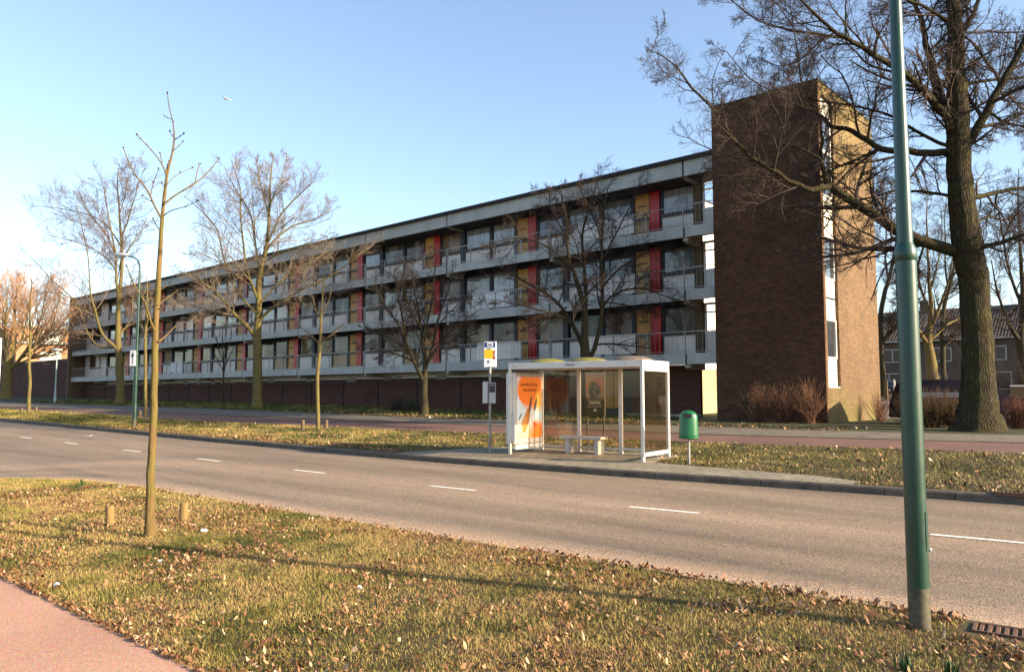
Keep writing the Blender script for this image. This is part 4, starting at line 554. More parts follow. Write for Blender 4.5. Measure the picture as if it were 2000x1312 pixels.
def make_tree(key,name,label,bmat,tmat,lv,seed,base_xy=None,flare=1.0,group=None,step=.35,k0=10,cat='tree',twist=0,rad=1.0,wob=.5,buds=0):
    (bx,by),limbs=LIMBS[key]
    if base_xy: bx,by=base_xy
    z0=ZG(bx,by,.12 if by>11 else 0)-.03
    root=empty(name,(bx,by,z0)); tag(root,label,cat,group); rs=RS(seed)
    TV=[];TF=[];n=0; allP=[];allR=[];allL=[]
    rx=np.array([RX,RY,0]); fx=np.array([FX,FY,0])
    for li,(ps,rr) in enumerate(limbs):
        pw=[rx*a+fx*c+np.array([0,0,b]) for a,c,b in ps]
        Q,Rr=smooth_poly(pw,[r_*rad for r_ in rr],step if li else step*.8,rs,wob)
        if key=='young': q_=np.r_[0,np.cumsum(np.linalg.norm(np.diff(Q,axis=0),axis=1))]; Rr=Rr*(1+.12*np.exp(-((q_%.41)/.05)**2)+.09*np.exp(-(((q_+.2)%.67)/.06)**2))
        if li==0 and flare>1: Rr=Rr*(1+(flare-1)*np.exp(-np.maximum(Q[:,2],0)/.25))
        kk=k0 if li==0 else (8 if Rr[0]>.03 else 6)
        if li==0 and k0>16:
            V,F=tubes(Q[None],Rr[None],kk); # fluted bark relief
            ang=np.tile(np.arange(kk),len(Q)); nn_=rs.normal(0,1,(len(Q),kk)); nn_=sum(np.roll(nn_,s_,0) for s_ in range(14))/3.7; nn_=(nn_+np.roll(nn_,1,1))/1.4; amp=((rs.normal(0,.03,kk)[ang]+nn_.ravel()*BARK)*np.repeat(Rr,kk))
            c=np.repeat(Q,kk,0); dd=V-c; V=c+dd*(1+amp/np.maximum(np.repeat(Rr,kk),.01))[:,None]
        else: V,F=tubes(Q[None],Rr[None],kk)
        TV.append(V); TF.append(F+n); n+=len(V)
        t=np.linspace(0,1,8); i=t*(len(Q)-1); ii=np.arange(len(Q))
        P8=np.stack([np.interp(i,ii,Q[:,q]) for q in range(3)],1); R8=np.interp(i,ii,Rr)
        allP.append(P8); allR.append(R8); allL.append(np.linalg.norm(np.diff(P8,axis=0),axis=1).sum())
    mesh_np('trunk',np.vstack(TV),np.vstack(TF),bmat,root,smooth=True)
    P=np.array(allP); Rd=np.array(allR); L=np.array(allL)
    CV=[];CF=[];n=0
    for q,(nc,t0,ang,lr,rr_,S,wig,up,rmin,k) in enumerate(lv):
        if q==0:
            Lp=np.minimum(L,np.median(L)*1.6)
            a=spawn(P[1:],Rd[1:],Lp[1:],rs,nc,t0,ang,lr,rr_,S,wig,up,rmin)
            b=spawn(P[:1],Rd[:1],np.full(1,np.median(L))*.9,rs,nc*2,.5,ang+12,lr,rr_*.35,S,wig,up,rmin)
            P,Rd,L=[np.concatenate([x,y]) for x,y in zip(a,b)]
        else: P,Rd,L=spawn(P,Rd,L,rs,nc,t0,ang,lr,rr_,S,wig,up,rmin)
        keep=(P[:,-1,2]>.5)&(L>.03); P,Rd,L=P[keep],Rd[keep],L[keep]
        V,F=tubes(P,Rd,k); CV.append(V); CF.append(F+n); n+=len(V)
    if lv: mesh_np('crown',np.vstack(CV),np.vstack(CF),tmat,root,smooth=True)
    return root
LV_tall=[(16,.10,48,.46,.45,7,.09,.08,.009,5),(11,.08,44,.52,.5,5,.10,.07,.0065,4),(9,.08,40,.62,.6,4,.12,.06,.0052,3)]
LV_dense=[(13,.10,50,.42,.5,7,.10,.02,.008,5),(10,.1,44,.6,.5,5,.12,.03,.006,4),(9,.1,40,.65,.6,4,.13,.03,.0048,3)]
LV_oak=[(14,.10,52,.44,.5,8,.12,.02,.011,5),(11,.1,48,.55,.5,6,.14,.02,.0065,4),(7,.1,44,.6,.55,5,.2,.02,.005,3),(4,.1,42,.6,.7,3,.2,.02,.004,3)]
LV_small=[(6,.2,40,.45,.6,5,.1,.08,.004,4),(5,.2,38,.6,.7,4,.12,.06,.003,3)]
LV_up=[(14,.1,34,.62,.6,6,.09,.13,.014,4),(10,.1,32,.6,.6,5,.11,.10,.010,3),(8,.1,32,.65,.7,4,.12,.06,.008,3)]
yt=make_tree('young','young_tree','slender young bare tree with a few budding branches standing in the near grass verge',mt['bark_young'],mt['twig_light'],[(2,.35,38,.12,.5,3,.1,.03,.0035,5)],3,rad=.74,flare=1.3,step=.08,k0=24,wob=.10)
# buds
rr=random.Random(4); rx=Vector((RX,RY,0)); fx=Vector((FX,FY,0))
for ps,rd in LIMBS['young'][1]:
    pts=[rx*a+fx*c+Vector((0,0,b)) for a,c,b in ps]
    for i in range(max(1,len(pts)//2),len(pts)):
        mb=MB()
        for q in range(3 if i==len(pts)-1 else 1):
            p=pts[i]; d=(pts[i]-pts[i-1]).normalized(); s=Vector((rr.uniform(-1,1),rr.uniform(-1,1),rr.uniform(0,1)))*.55
            if rd[i]>.02: continue
            e=(d+s).normalized()*rr.uniform(.02,.04)
            mb.tube([p+s*.003,p+e*.3,p+e*.7,p+e*1.1],[.004,.0085,.007,.001],6)
        if mb.v: mb.build('buds',mt['twig_dark'],yt)
make_tree('t503','ash_tree','tall round headed bare tree, sunlit above and shaded below, before the middle of the block',mt['bark_light'],mt['twig_light'],LV_tall,11,flare=1.1,rad=.74)
make_tree('t235','ash_tree','tall bare tree with sweeping left limbs near the far end of the block',mt['bark_light'],mt['twig_grey'],LV_tall,12,flare=1.1,rad=.72)
make_tree('t828','bare_tree','small dark bare tree forking low, left of the yellow bus stop sign',mt['bark_dark'],mt['twig_dark'],LV_dense,13,flare=1.1,rad=.85)
make_tree('t1140','bare_tree','wide spreading dark bare tree rising behind the bus shelter roof',mt['bark_dark'],mt['twig_dark'],LV_dense,14,base_xy=(-19.9,26.7),flare=1.1,rad=.88)
make_tree('t15','pollard_tree','thick bare tree at the far left with upright orange sunlit twigs',mt['bark_light'],mt['twig_red'],LV_up,15,flare=1.3)
make_tree('t57','street_sapling','thin sapling between short stakes at the far left of the verge',mt['bark_light'],mt['twig_light'],LV_small,16)
make_tree('t283','street_sapling','thin sapling on the far verge seen just left of the near young tree trunk',mt['bark_light'],mt['twig_light'],LV_small,17)
make_tree('t621','street_sapling','thin sapling between two stakes in the middle of the far verge',mt['bark_light'],mt['twig_light'],LV_small,18)
make_tree('t430','street_sapling','small twiggy sapling in the shade against the garage wall',mt['bark_dark'],mt['twig_dark'],LV_small,19)
make_tree('oak','oak_tree','huge bare oak with thick furrowed trunk reaching over the brick tower',mt['bark_oak'],mt['twig_oak'],LV_oak,21,flare=1.0,rad=.9,k0=36,step=.12)
make_tree('tb','mossy_tree','mossy leaning tree beside the parked cars, between the green post and the oak',mt['bark_light'],mt['twig_dark'],LV_dense,31,flare=1.2)
make_tree('ta','bare_tree','slim bare tree right behind the sunny edge of the brick tower',mt['bark_dark'],mt['twig_dark'],LV_dense,32,flare=1.2)
make_tree('tb','background_tree','bare tree between the oak trunk and the right edge, in front of the houses',mt['bark_dark'],mt['twig_dark'],LV_dense,33,base_xy=(-7.3,50.5))
make_tree('ta','background_tree','thin bare tree behind the green post upper half, beyond the car park',mt['bark_dark'],mt['twig_dark'],LV_dense,34,base_xy=(-13.6,60.5))
# ---------------- scattered ground cover
def vnoise(x,y,s,seed):
    rs=RS(seed); T=rs.rand(64,64); u=x*s; v=y*s; i=np.floor(u).astype(int); j=np.floor(v).astype(int); a=u-i; b=v-j; a=a*a*(3-2*a); b=b*b*(3-2*b)
    g=lambda p,q: T[p%64,q%64]
    return (g(i,j)*(1-a)+g(i+1,j)*a)*(1-b)+(g(i,j+1)*(1-a)+g(i+1,j+1)*a)*b
def blades(name,n,xr,yf0,yf1,hh,wd,dz,seed,label,avoid=None,xpow=1,tone0=0,par=None):
    rs=RS(seed); x=xr[0]+(xr[1]-xr[0])*rs.rand(n)**xpow; t=rs.rand(n); y=yf0(x)+(yf1(x)-yf0(x))*t
    p=vnoise(x,y,1.3,1)*.55+vnoise(x,y,4,2)*.45
    keep=(rs.rand(n)<.55+.5*p)&(vnoise(x,y,1.1,12)*.6+vnoise(x,y,3.7,13)*.4+rs.normal(0,.04,n)<.95); 
    if avoid is not None: keep&=~avoid(x,y)
    x,y,p=x[keep],y[keep],p[keep]; n=len(x)
    h=hh*(.35+1.1*rs.rand(n)**1.5)*(.7+.7*p); w_=wd*(.6+.8*rs.rand(n)); a=rs.rand(n)*2*math.pi; ln=h*rs.uniform(.1,1.1,n); b=rs.rand(n)*2*math.pi
    z=zg(x,y)+dz-.004
    A=np.stack([x-np.cos(a)*w_/2,y-np.sin(a)*w_/2,z],1); B=np.stack([x+np.cos(a)*w_/2,y+np.sin(a)*w_/2,z],1); T=np.stack([x+np.cos(b)*ln,y+np.sin(b)*ln,z+h],1)
    V=np.stack([A,B,T],1).reshape(-1,3); F=np.arange(3*n).reshape(-1,3)
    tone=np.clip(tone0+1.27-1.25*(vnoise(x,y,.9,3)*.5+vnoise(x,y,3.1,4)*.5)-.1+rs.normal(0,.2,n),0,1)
    return tag(mesh_np(name,V,F,mt['grass'],attr=tone),label,'grass',kind='stuff')
def leaves(name,n,xr,yf0,yf1,sz,dz,seed,label,avoid=None,edge=0,thr=.42):
    rs=RS(seed); x=rs.uniform(*xr,n); t=rs.rand(n); 
    if edge: m=rs.rand(n)<edge; t=np.where(m,np.abs(rs.normal(0,.06,n)),t)
    y=yf0(x)+(yf1(x)-yf0(x))*np.clip(t,0,1); p=vnoise(x,y,1.7,8)*.5+vnoise(x,y,5,9)*.5
    k=(p+rs.normal(0,.12,n))>thr
    if edge: k|=m
    if avoid is not None: k&=~avoid(x,y)
    x,y=x[k],y[k]; n=len(x); s=sz*rs.uniform(.35,1.1,n)**1.0; a=rs.rand(n)*6.283; c=rs.uniform(-.2,1.3,n)*s; tl=rs.normal(0,.8,(n,2))
    base=np.stack([x,y,zg(x,y)+dz+rs.uniform(.004,.035,n)],1)
    # lobed folded leaf, 6 outline points + centre line
    u=np.array([-1,-.35,.35,1,.35,-.35]); v=np.array([0,-.5,-.42,0,.42,.5]); P=[]
    for k_ in range(6):
        jx=u[k_]*s*(1+rs.normal(0,.12,n)); jy=v[k_]*s*(1+rs.normal(0,.25,n)); jz=np.abs(v[k_])*c+(u[k_]**2)*c*.6+rs.normal(0,.08,n)*s
        X_1=jx*np.cos(a)-jy*np.sin(a); Y_1=jx*np.sin(a)+jy*np.cos(a); jz=jz+X_1*tl[:,0]+Y_1*tl[:,1]; P.append(np.stack([X_1,Y_1,jz],1)/2+base)
    V=np.stack(P,1); V[:,:,2]=np.maximum(V[:,:,2],(base[:,2]-.006)[:,None]); V=V.reshape(-1,3); o=np.arange(n)[:,None]*6
    F=np.concatenate([o+np.array([[0,1,2,3]]),o+np.array([[0,3,4,5]])])
    tone=np.clip(rs.normal(.55,.25,n),0,1)
    return tag(mesh_np(name,V,F,mt['leaf'],attr=np.r_[tone,tone]),label,'leaves',kind='stuff')
pn=lambda x:I(x,PNEAR)-.04; nn=lambda x:I(x,NEAR)+.03
drain_av=lambda x,y:(x>-1.52)&(x<-.4)&(y>6.75)
blades('grass',340000,(-10,1.5),pn,nn,.034,.006,.012,1,'short tan and green grass of the verge nearest the viewer',drain_av)
blades('grass',150000,(-19.3,-10),pn,nn,.038,.008,.012,2,'straw coloured grass of the near verge around the young tree',None)
leaves('fallen_leaves',46000,(-16,1.5),pn,nn,.043,.018,3,'dry brown leaves lying over the near grass verge',drain_av,edge=0,thr=.53)
leaves('fallen_leaves',2600,(-15,1.5),pn,lambda x:I(x,PNEAR)+.5,.05,.012,4,'dry leaves and debris along the pink cycle path edge',None,edge=.6,thr=.5)
leaves('fallen_leaves',2200,(-6,1.5),nn,lambda x:I(x,NEAR)-.9,.06,.012,5,'dry leaves heaped along the near road edge by the green post',drain_av,edge=.35,thr=.45)
kf=lambda x:I(x,KERB)+.17; c0=lambda x:I(x,CY0)-.02
pav=lambda x,y:(x>-15.2)&(x<-4.5)&(y<I(x,[(-15.3,12.6),(-14.6,14.2),(-13.9,15.55),(-9.1,16.1),(-9.0,14.5),(-8.06,14.42),(-5.34,14.40),(-4.5,14.1)]))
blades('grass',190000,(-40,1),kf,c0,.05,.013,.12,6,'mixed green and brown grass of the verge behind the bus stop',pav,tone0=-.24)
blades('grass',50000,(-85,-40),kf,c0,.10,.03,.12,7,'sunlit grass of the far left verge beyond the road',None,tone0=-.3)
leaves('fallen_leaves',7000,(-34,1),kf,c0,.08,.13,8,'dry leaves scattered over the far verge',pav,edge=.25,thr=.5)
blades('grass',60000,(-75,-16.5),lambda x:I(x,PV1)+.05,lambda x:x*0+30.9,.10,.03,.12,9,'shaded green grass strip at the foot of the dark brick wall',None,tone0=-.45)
leaves('fallen_leaves',2500,(-34,-8),lambda x:I(x,PV1)-.2,lambda x:I(x,PV1)+2.5,.09,.13,10,'dead leaves in the shade at the foot of the tower and wall',None,edge=.3,thr=.5)
# daffodil shoots
def shoots(x,y,n,h,seed,label,d=0.0):
    rs=random.Random(seed); mb=MB(); z=ZG(x,y,d+.01)
    for k in range(n):
        a=rs.uniform(0,6.28); r_=rs.uniform(0,.055); px,py=x+math.cos(a)*r_,y+math.sin(a)*r_; hh=h*rs.uniform(.6,1.1); b=rs.uniform(0,6.28); l=rs.uniform(0,.35)*hh; w_=.008
        dx,dy=-math.sin(b)*w_,math.cos(b)*w_; q=[]
        for t in (0,.5,1): q.append((px+math.cos(b)*l*t*t,py+math.sin(b)*l*t*t,z+hh*t,1 if t<1 else .25))
        for i in range(2):
            A,B=q[i],q[i+1]; mb.quad((A[0]-dx*A[3],A[1]-dy*A[3],A[2]),(A[0]+dx*A[3],A[1]+dy*A[3],A[2]),(B[0]+dx*B[3],B[1]+dy*B[3],B[2]),(B[0]-dx*B[3],B[1]-dy*B[3],B[2]))
    return tag(mb.build('bulb_shoots',mt['shoot']),label,'plant','clumps of bulb shoots')
mt['shoot']=M('bulb_leaf',(.035,.08,.02),.5,var=.3,scale=20)
shoots(-15.74,5.35,26,.16,1,'clump of green bulb shoots near the road edge, left of the young tree')
shoots(-1.60,5.70,14,.13,2,'clump of green bulb shoots at the bottom edge below the drain grate, left one')
shoots(-1.34,5.78,18,.14,3,'clump of green bulb shoots at the bottom edge below the drain grate, right one')
# litter
mt['paper']=M('paper',(.80,.80,.80),.7,var=.05)
def litter(x,y,s,seed,label,d=0):
    rs=random.Random(seed); mb=MB(); z=ZG(x,y,d+.03); n=9; v=[]
    for j in range(4):
        for i in range(4): v.append((x+(i-1.5)*s*.3+rs.uniform(-1,1)*s*.1,y+(j-1.5)*s*.22+rs.uniform(-1,1)*s*.1,z+rs.uniform(0,.55)*s))
    mb.add(v,[(j*4+i,j*4+i+1,j*4+i+5,j*4+i+4) for j in range(3) for i in range(3)]); return tag(mb.build('crumpled_paper',mt['paper']),label,'litter','scraps of litter')
litter(-9.78,4.82,.10,1,'white crumpled scrap in the grass right of the right hand stake')
litter(-8.58,3.74,.05,2,'tiny white scrap in the grass below the young tree')
litter(-8.35,2.66,.07,3,'pale scrap at the edge of the pink cycle path')
litter(-15.0,5.75,.07,4,'small white scrap at the road edge left of the young tree')
litter(-24.5,21.9,.16,5,'white scrap lying on the shaded footpath by the small dark tree',.12)
litter(-6.0,4.5,.06,6,'white scrap in the middle of the near grass')
# pigeon with raised wings on the road
mt['gull']=M('white_feathers',(.75,.74,.74),.6,var=.1); mt['pigeon']=M('grey_feathers',(.34,.31,.31),.6,var=.2)
def bird(name,loc,s,yaw,wing,label,mat):
    mb=MB(); mb.tube([(-.16,0,.0),(-.1,0,.005),(0,0,.0),(.09,0,.02),(.13,0,.035),(.17,0,.045)],[.012,.035,.05,.038,.026,.02],10)
    mb.tube([(.17,0,.045),(.2,0,.05),(.225,0,.045),(.245,0,.04)],[.02,.024,.012,.002],8)
    mb.add([(-.14,-.02,0),(-.14,.02,0),(-.27,.05,0),(-.27,-.05,0)],[(0,1,2,3)])
    for sd in (-1,1):
        q=[(0.06,.03,.02),(-.06,.03,.02),(-.05,.2,.02+wing*.2),(.05,.2,.03+wing*.2),(.0,.42,.02+wing*.45),(-.06,.40,.02+wing*.45)]
        v=[(x,sd*y,z) for x,y,z in q]+[(x,sd*y,z-.012) for x,y,z in q]
        mb.add(v,[(0,1,2,3),(3,2,5,4),(6,9,8,7),(9,10,11,8),(0,3,9,6),(3,4,10,9),(1,7,8,2),(2,8,11,5),(4,5,11,10)])
    mb.xf(Matrix.Scale(s,4)); o=mb.build(name,mat,loc=loc); o.rotation_euler=(0,0,yaw); return tag(o,label,'bird')
bird('gull',(-35.15,17.85,16.14),.8,YAW+1.2,.25,'white bird gliding high in the clear sky',mt['gull'])
pg=bird('pigeon',(-28.6,9.95,ZG(-28.6,9.95,.10)),.6,2.4,.12,'small pale bird standing on the road at the left',mt['pigeon'])
MB().tube([(.02,.02,-.04),(.03,.02,-.155)],.005,5).tube([(.02,-.02,-.04),(.03,-.02,-.155)],.005,5).build('leg',mt['sillm'],pg)
# stakes
mt['stake']=bark('stake_wood',(.13,.075,.03),(.27,.17,.075),(.20,.15,.055),9,.5)
def stake(x,y,h,rd,label,grp,tilt=0,m_='stake'):
    mb=MB(); mb.lathe([(rd*1.02,-.05),(rd,.02),(rd*.98,h-.02),(rd*.9,h-.005),(rd*.5,h),(0.001,h)],16); o=mb.build('wooden_stake',mt[m_],loc=(x,y,ZG(x,y,.12 if y>11 else 0))); o.rotation_euler=(tilt,tilt*.6,0); return tag(o,label,'stake',grp)
stake(-11.23,4.20,.30,.055,'short round wooden stake left of the near young tree','stakes beside saplings',.03)
stake(-10.80,5.02,.28,.058,'short round wooden stake right of the near young tree','stakes beside saplings',-.03)
for x,y,l in ((-25.01,16.04,'dark short stake left of the middle sapling'),(-24.25,16.55,'dark short stake right of the middle sapling'),(-50.9,13.95,'short stake left of the far left sapling'),(-49.7,13.95,'pale short stake touching the left of the far left sapling'),(-51.6,14.9,'leaning short stake right of the far left sapling'),(-40.0,16.2,'short stake left of the sapling behind the young tree'),(-39.2,16.6,'short stake right of the sapling behind the young tree')):
    stake(x,y,.34,.07,l,'stakes beside saplings',m_='brownpier')
# ---------------- lamp posts
mt['green']=M('green_paint',(.005,.042,.027),.35,var=.12,scale=5,spec=.6)
mt['rustbase']=M('weathered_zinc',(.085,.08,.05),.6,.2,var=.35,scale=14,bmp=.2)
mt['lampgrey']=M('lamp_grey',(.45,.45,.44),.4,var=.08)
mt['lens']=M('lamp_lens',(.5,.52,.5),.15,var=.05)
def lamp_post(x,y,H,r0,label,arm,name='street_lamp',d=0,collar=3.0,azim=0,gp='green street lamp posts'):
    z=ZG(x,y,d); root=empty(name,(x,y,z)); tag(root,label,'street lamp',gp)
    MB().lathe([(r0,.33),(r0*.985,collar-.06)],28).build('post',mt['green'],root)
    MB().lathe([(r0*1.0,-.1),(r0*1.0,.33)],28).build('post_foot',mt['rustbase'],root)
    MB().lathe([(r0*.985,collar-.06),(r0*1.05,collar-.055),(r0*1.07,collar+.01),(r0*1.0,collar+.04),(r0*.76,collar+.09)],28).build('collar',mt['green'],root)
    MB().lathe([(r0*.76,collar+.08),(r0*.48,H-.6)],24).build('upper_post',mt['green'],root)
    c,s=math.cos(azim),math.sin(azim); P=lambda u,zz:(c*u,s*u,zz)
    MB().tube([P(0,H-.62),P(.03,H-.35),P(.14,H-.15),P(.35,H-.03),P(arm,H+.06)],[r0*.48,r0*.44,.03,.028,.026],12).build('arm',mt['green'],root)
    mb=MB(); mb.tube([P(arm-.05,H+.05),P(arm+.12,H+.09),P(arm+.45,H+.12),P(arm+.7,H+.13),P(arm+.78,H+.13)],[.03,.075,.10,.07,.01],14); hd=mb.build('lamp_head',mt['lampgrey'],root)
    MB().tube([P(arm+.18,H+.04),P(arm+.45,H+.035),P(arm+.66,H+.07)],[.02,.075,.02],12).build('lens',mt['lens'],hd)
    MB().box(r0*.72,r0*.998,-.03,.03,.62,.92).build('hatch',mt['green'],root)
    return root
n1=lamp_post(-1.75,6.72,7.0,.080,'tall green lamp post in the right foreground, running out of the top of the picture',1.2,azim=math.radians(75),collar=2.98)
mb=MB(); mb.lathe([(.0,.0),(.014,.0),(.014,.02),(.0,.03)],12); mb.xf(Matrix.Rotation(math.radians(90),4,'Y')); bl=mb.build('bolt',mt['lampgrey'],n1,loc=(.085*math.cos(.6),.085*math.sin(.6),.62)); bl.rotation_euler=(0,0,.6)
lamp_post(-31.69,12.62,6.9,.085,'slim green lamp post with a grey head over the road, carrying an arrow sign',.7,d=.12,collar=2.9,azim=math.radians(200))
mt['signw']=M('sign_white',(.80,.80,.78),.45,var=.04); mt['black']=M('black_print',(.015,.015,.018),.5,var=.1)
z=ZG(-31.69,12.62,.12)
sg=empty('arrow_sign',(-31.62,12.45,z+2.45)); sg.rotation_euler=(0,0,math.radians(28)); tag(sg,'white sign with a black upward arrow fixed on the slim green lamp post','sign')
MB().cbox(-.14,.14,-.015,.015,0,.62).build('plate',mt['signw'],sg)
MB().add([(-.018,-.02,.08),(.018,-.02,.08),(.018,-.02,.42),(-.018,-.02,.42),(-.075,-.02,.38),(.075,-.02,.38),(0,-.02,.54)],[(0,1,2,3),(4,5,6)]).build('arrow',mt['black'],sg)
# pale lamp with mushroom head
z=ZG(-71.2,21.9,.12); ml=empty('footpath_lamp',(-71.2,21.9,z)); tag(ml,'pale footpath lamp post with a flat mushroom head before the shaded wall','street lamp')
mt['palepost']=M('pale_post',(.30,.40,.38),.45,var=.15)
MB().lathe([(.09,-.1),(.09,.9),(.055,1.0),(.05,4.0)],16).build('post',mt['palepost'],ml)
MB().lathe([(.05,4.0),(.16,4.06),(.17,4.2),(.10,4.28)],20).build('globe',mt['lens'],ml)
MB().lathe([(.10,4.28),(.42,4.34),(.40,4.40),(.15,4.47),(.001,4.5)],24).build('cap',mt['lampgrey'],ml)
# white marker post cut by the left edge
MB().cbox(-.05,.05,-.05,.05,0,1.0).build('x',mt['signw'])
bpy.data.objects.remove(bpy.data.objects['x'])
wp=empty('marker_post',(-24.5,6.2,ZG(-24.5,6.2)))
wp.location.x-=.05; wp.location.y-=.09; tag(wp,'white painted flat post cut off by the left edge of the picture','post')
# ---------------- text helper
def text_mesh(s,size,mat,parent,loc,rot,name='lettering',ext=.002,sx=1,bold=0):
    c=bpy.data.curves.new(name,'FONT'); c.body=s; c.size=size; c.extrude=ext; c.align_x='CENTER'; c.align_y='CENTER'; c.offset=bold
    t=bpy.data.objects.new('tmp',c); C.objects.link(t); bpy.context.view_layer.update()
    me=bpy.data.meshes.new_from_object(t.evaluated_get(bpy.context.evaluated_depsgraph_get())); bpy.data.objects.remove(t)
    me.materials.clear(); me.materials.append(mat); o=bpy.data.objects.new(name,me); o.location=loc; o.rotation_euler=rot; o.scale=(sx,1,1); return link(o,parent)
# ---------------- bus shelter
SO=(-12.6,13.9); SR=math.atan2(.131,.991); SZ=ZG(-11,14.6,.125)
sh=empty('bus_shelter',(SO[0],SO[1],SZ),SR); tag(sh,'white framed glass bus shelter with mossy roof domes and a poster case','bus shelter')
mt['alu']=M('shelter_frame',(.62,.57,.51),.35,.0,var=.1,scale=4,spec=.6)
mt['moss']=M('mossy_dome',(.17,.155,.03),.9,var=.3,scale=12,bmp=.6)
mt['dirt']=M('dirty_dome',(.16,.12,.08),.9,var=.3,scale=12,bmp=.4)
def glassm():
    m=bpy.data.materials.new('shelter_glass'); m.use_nodes=True; nt=m.node_tree; nt.nodes.remove(nt.nodes['Principled BSDF']); out=nt.nodes['Material Output']
    t=_n(nt,'ShaderNodeBsdfTransparent'); t.inputs[0].default_value=(.86,.81,.73,1); g=_n(nt,'ShaderNodeBsdfGlossy'); g.inputs['Roughness'].default_value=.02
    d=_n(nt,'ShaderNodeBsdfDiffuse'); d.inputs[0].default_value=(.30,.24,.17,1); mx=_n(nt,'ShaderNodeMixShader'); lw=_n(nt,'ShaderNodeLayerWeight'); lw.inputs[0].default_value=.5; pw=_n(nt,'ShaderNodeMath',operation='POWER'); nt.links.new(lw.outputs['Facing'],pw.inputs[0]); pw.inputs[1].default_value=4.0; fr=_n(nt,'ShaderNodeMath',operation='MULTIPLY_ADD'); nt.links.new(pw.outputs[0],fr.inputs[0]); fr.inputs[1].default_value=.8; fr.inputs[2].default_value=.04
    m2=_n(nt,'ShaderNodeMixShader'); n=noise(nt,obvec(nt,3,3,.5),1.5,4,.6); mr=_n(nt,'ShaderNodeMapRange'); nt.links.new(n,mr.inputs[0]); mr.inputs[3].default_value=.0; mr.inputs[4].default_value=.035
    nt.links.new(mr.outputs[0],m2.inputs[0]); nt.links.new(t.outputs[0],m2.inputs[1]); nt.links.new(d.outputs[0],m2.inputs[2])
    nt.links.new(fr.outputs[0],mx.inputs[0]); nt.links.new(m2.outputs[0],mx.inputs[1]); nt.links.new(g.outputs[0],mx.inputs[2]); nt.links.new(mx.outputs[0],out.inputs[0]); return m
mt['glass']=glassm()
W_,D_,H_=3.52,1.46,2.06
MB().cbox(-.08,W_,0,.07,H_,H_+.15,.008).cbox(-.08,W_,D_-.06,D_,H_,H_+.15,.008).cbox(-.08,-.01,.07,D_-.06,H_,H_+.15,.008).cbox(W_-.07,W_,.07,D_-.06,H_,H_+.15,.008).build('roof_frame',mt['alu'],sh)
MB().box(-.01,W_-.07,.07,D_-.06,H_+.05,H_+.10).build('roof_panel',mt['alu'],sh)
for x,m_ in ((.62,'moss'),(1.76,'moss'),(2.92,'dirt')):
    mb=MB(); mb.lathe([(.52,0),(.50,.03),(.44,.075),(.33,.11),(.18,.135),(.001,.145)],24); o=mb.build('roof_dome',mt[m_],sh,loc=(x,.72,H_+.13)); o.scale=(1,.95,1)
    if m_=='dirt': o['label']='brownish clean roof dome'
for x,y in ((-.08,.0),(W_-.07,0),(W_-.07,D_-.07)): MB().cbox(x,x+.07,y,y+.07,-.02,H_,.008).build('post',mt['alu'],sh)
for x in (-.05,1.06,2.22):
    MB().cbox(x,x+.10,D_-.07,D_-.03,-.02,H_,.006).build('post',mt['alu'],sh); 
for x0,x1 in ((.05,1.06),(1.16,2.22),(2.32,W_-.07)): MB().box(x0,x1,D_-.055,D_-.047,.16,H_-.02).build('glass_pane',mt['glass'],sh)
MB().box(W_-.04,W_-.032,.07,D_-.07,.16,H_-.1).build('glass_pane',mt['glass'],sh)
MB().cbox(W_-.065,W_-.01,.07,D_-.07,.09,.17,.006).build('side_rail',mt['alu'],sh); MB().cbox(W_-.065,W_-.01,.07,D_-.07,H_-.09,H_-.001,.006).build('side_rail',mt['alu'],sh)
MB().box(.0,W_-.07,D_-.06,D_-.04,.10,.16).build('back_rail',mt['alu'],sh)
mt['label']=M('label_plate',(.70,.66,.62),.5,var=.05)
MB().box(-.0,.22,-.006,-.001,H_+.04,H_+.11).build('number_plate',mt['label'],sh)
text_mesh('142 - 8',.05,mt['black'],sh,(.11,-.009,H_+.075),(math.pi/2,0,0),'plate_lettering')
text_mesh('Viacom',.085,mt['black'],sh,(1.68,-.004,H_+.078),(math.pi/2,0,0),'operator_lettering')
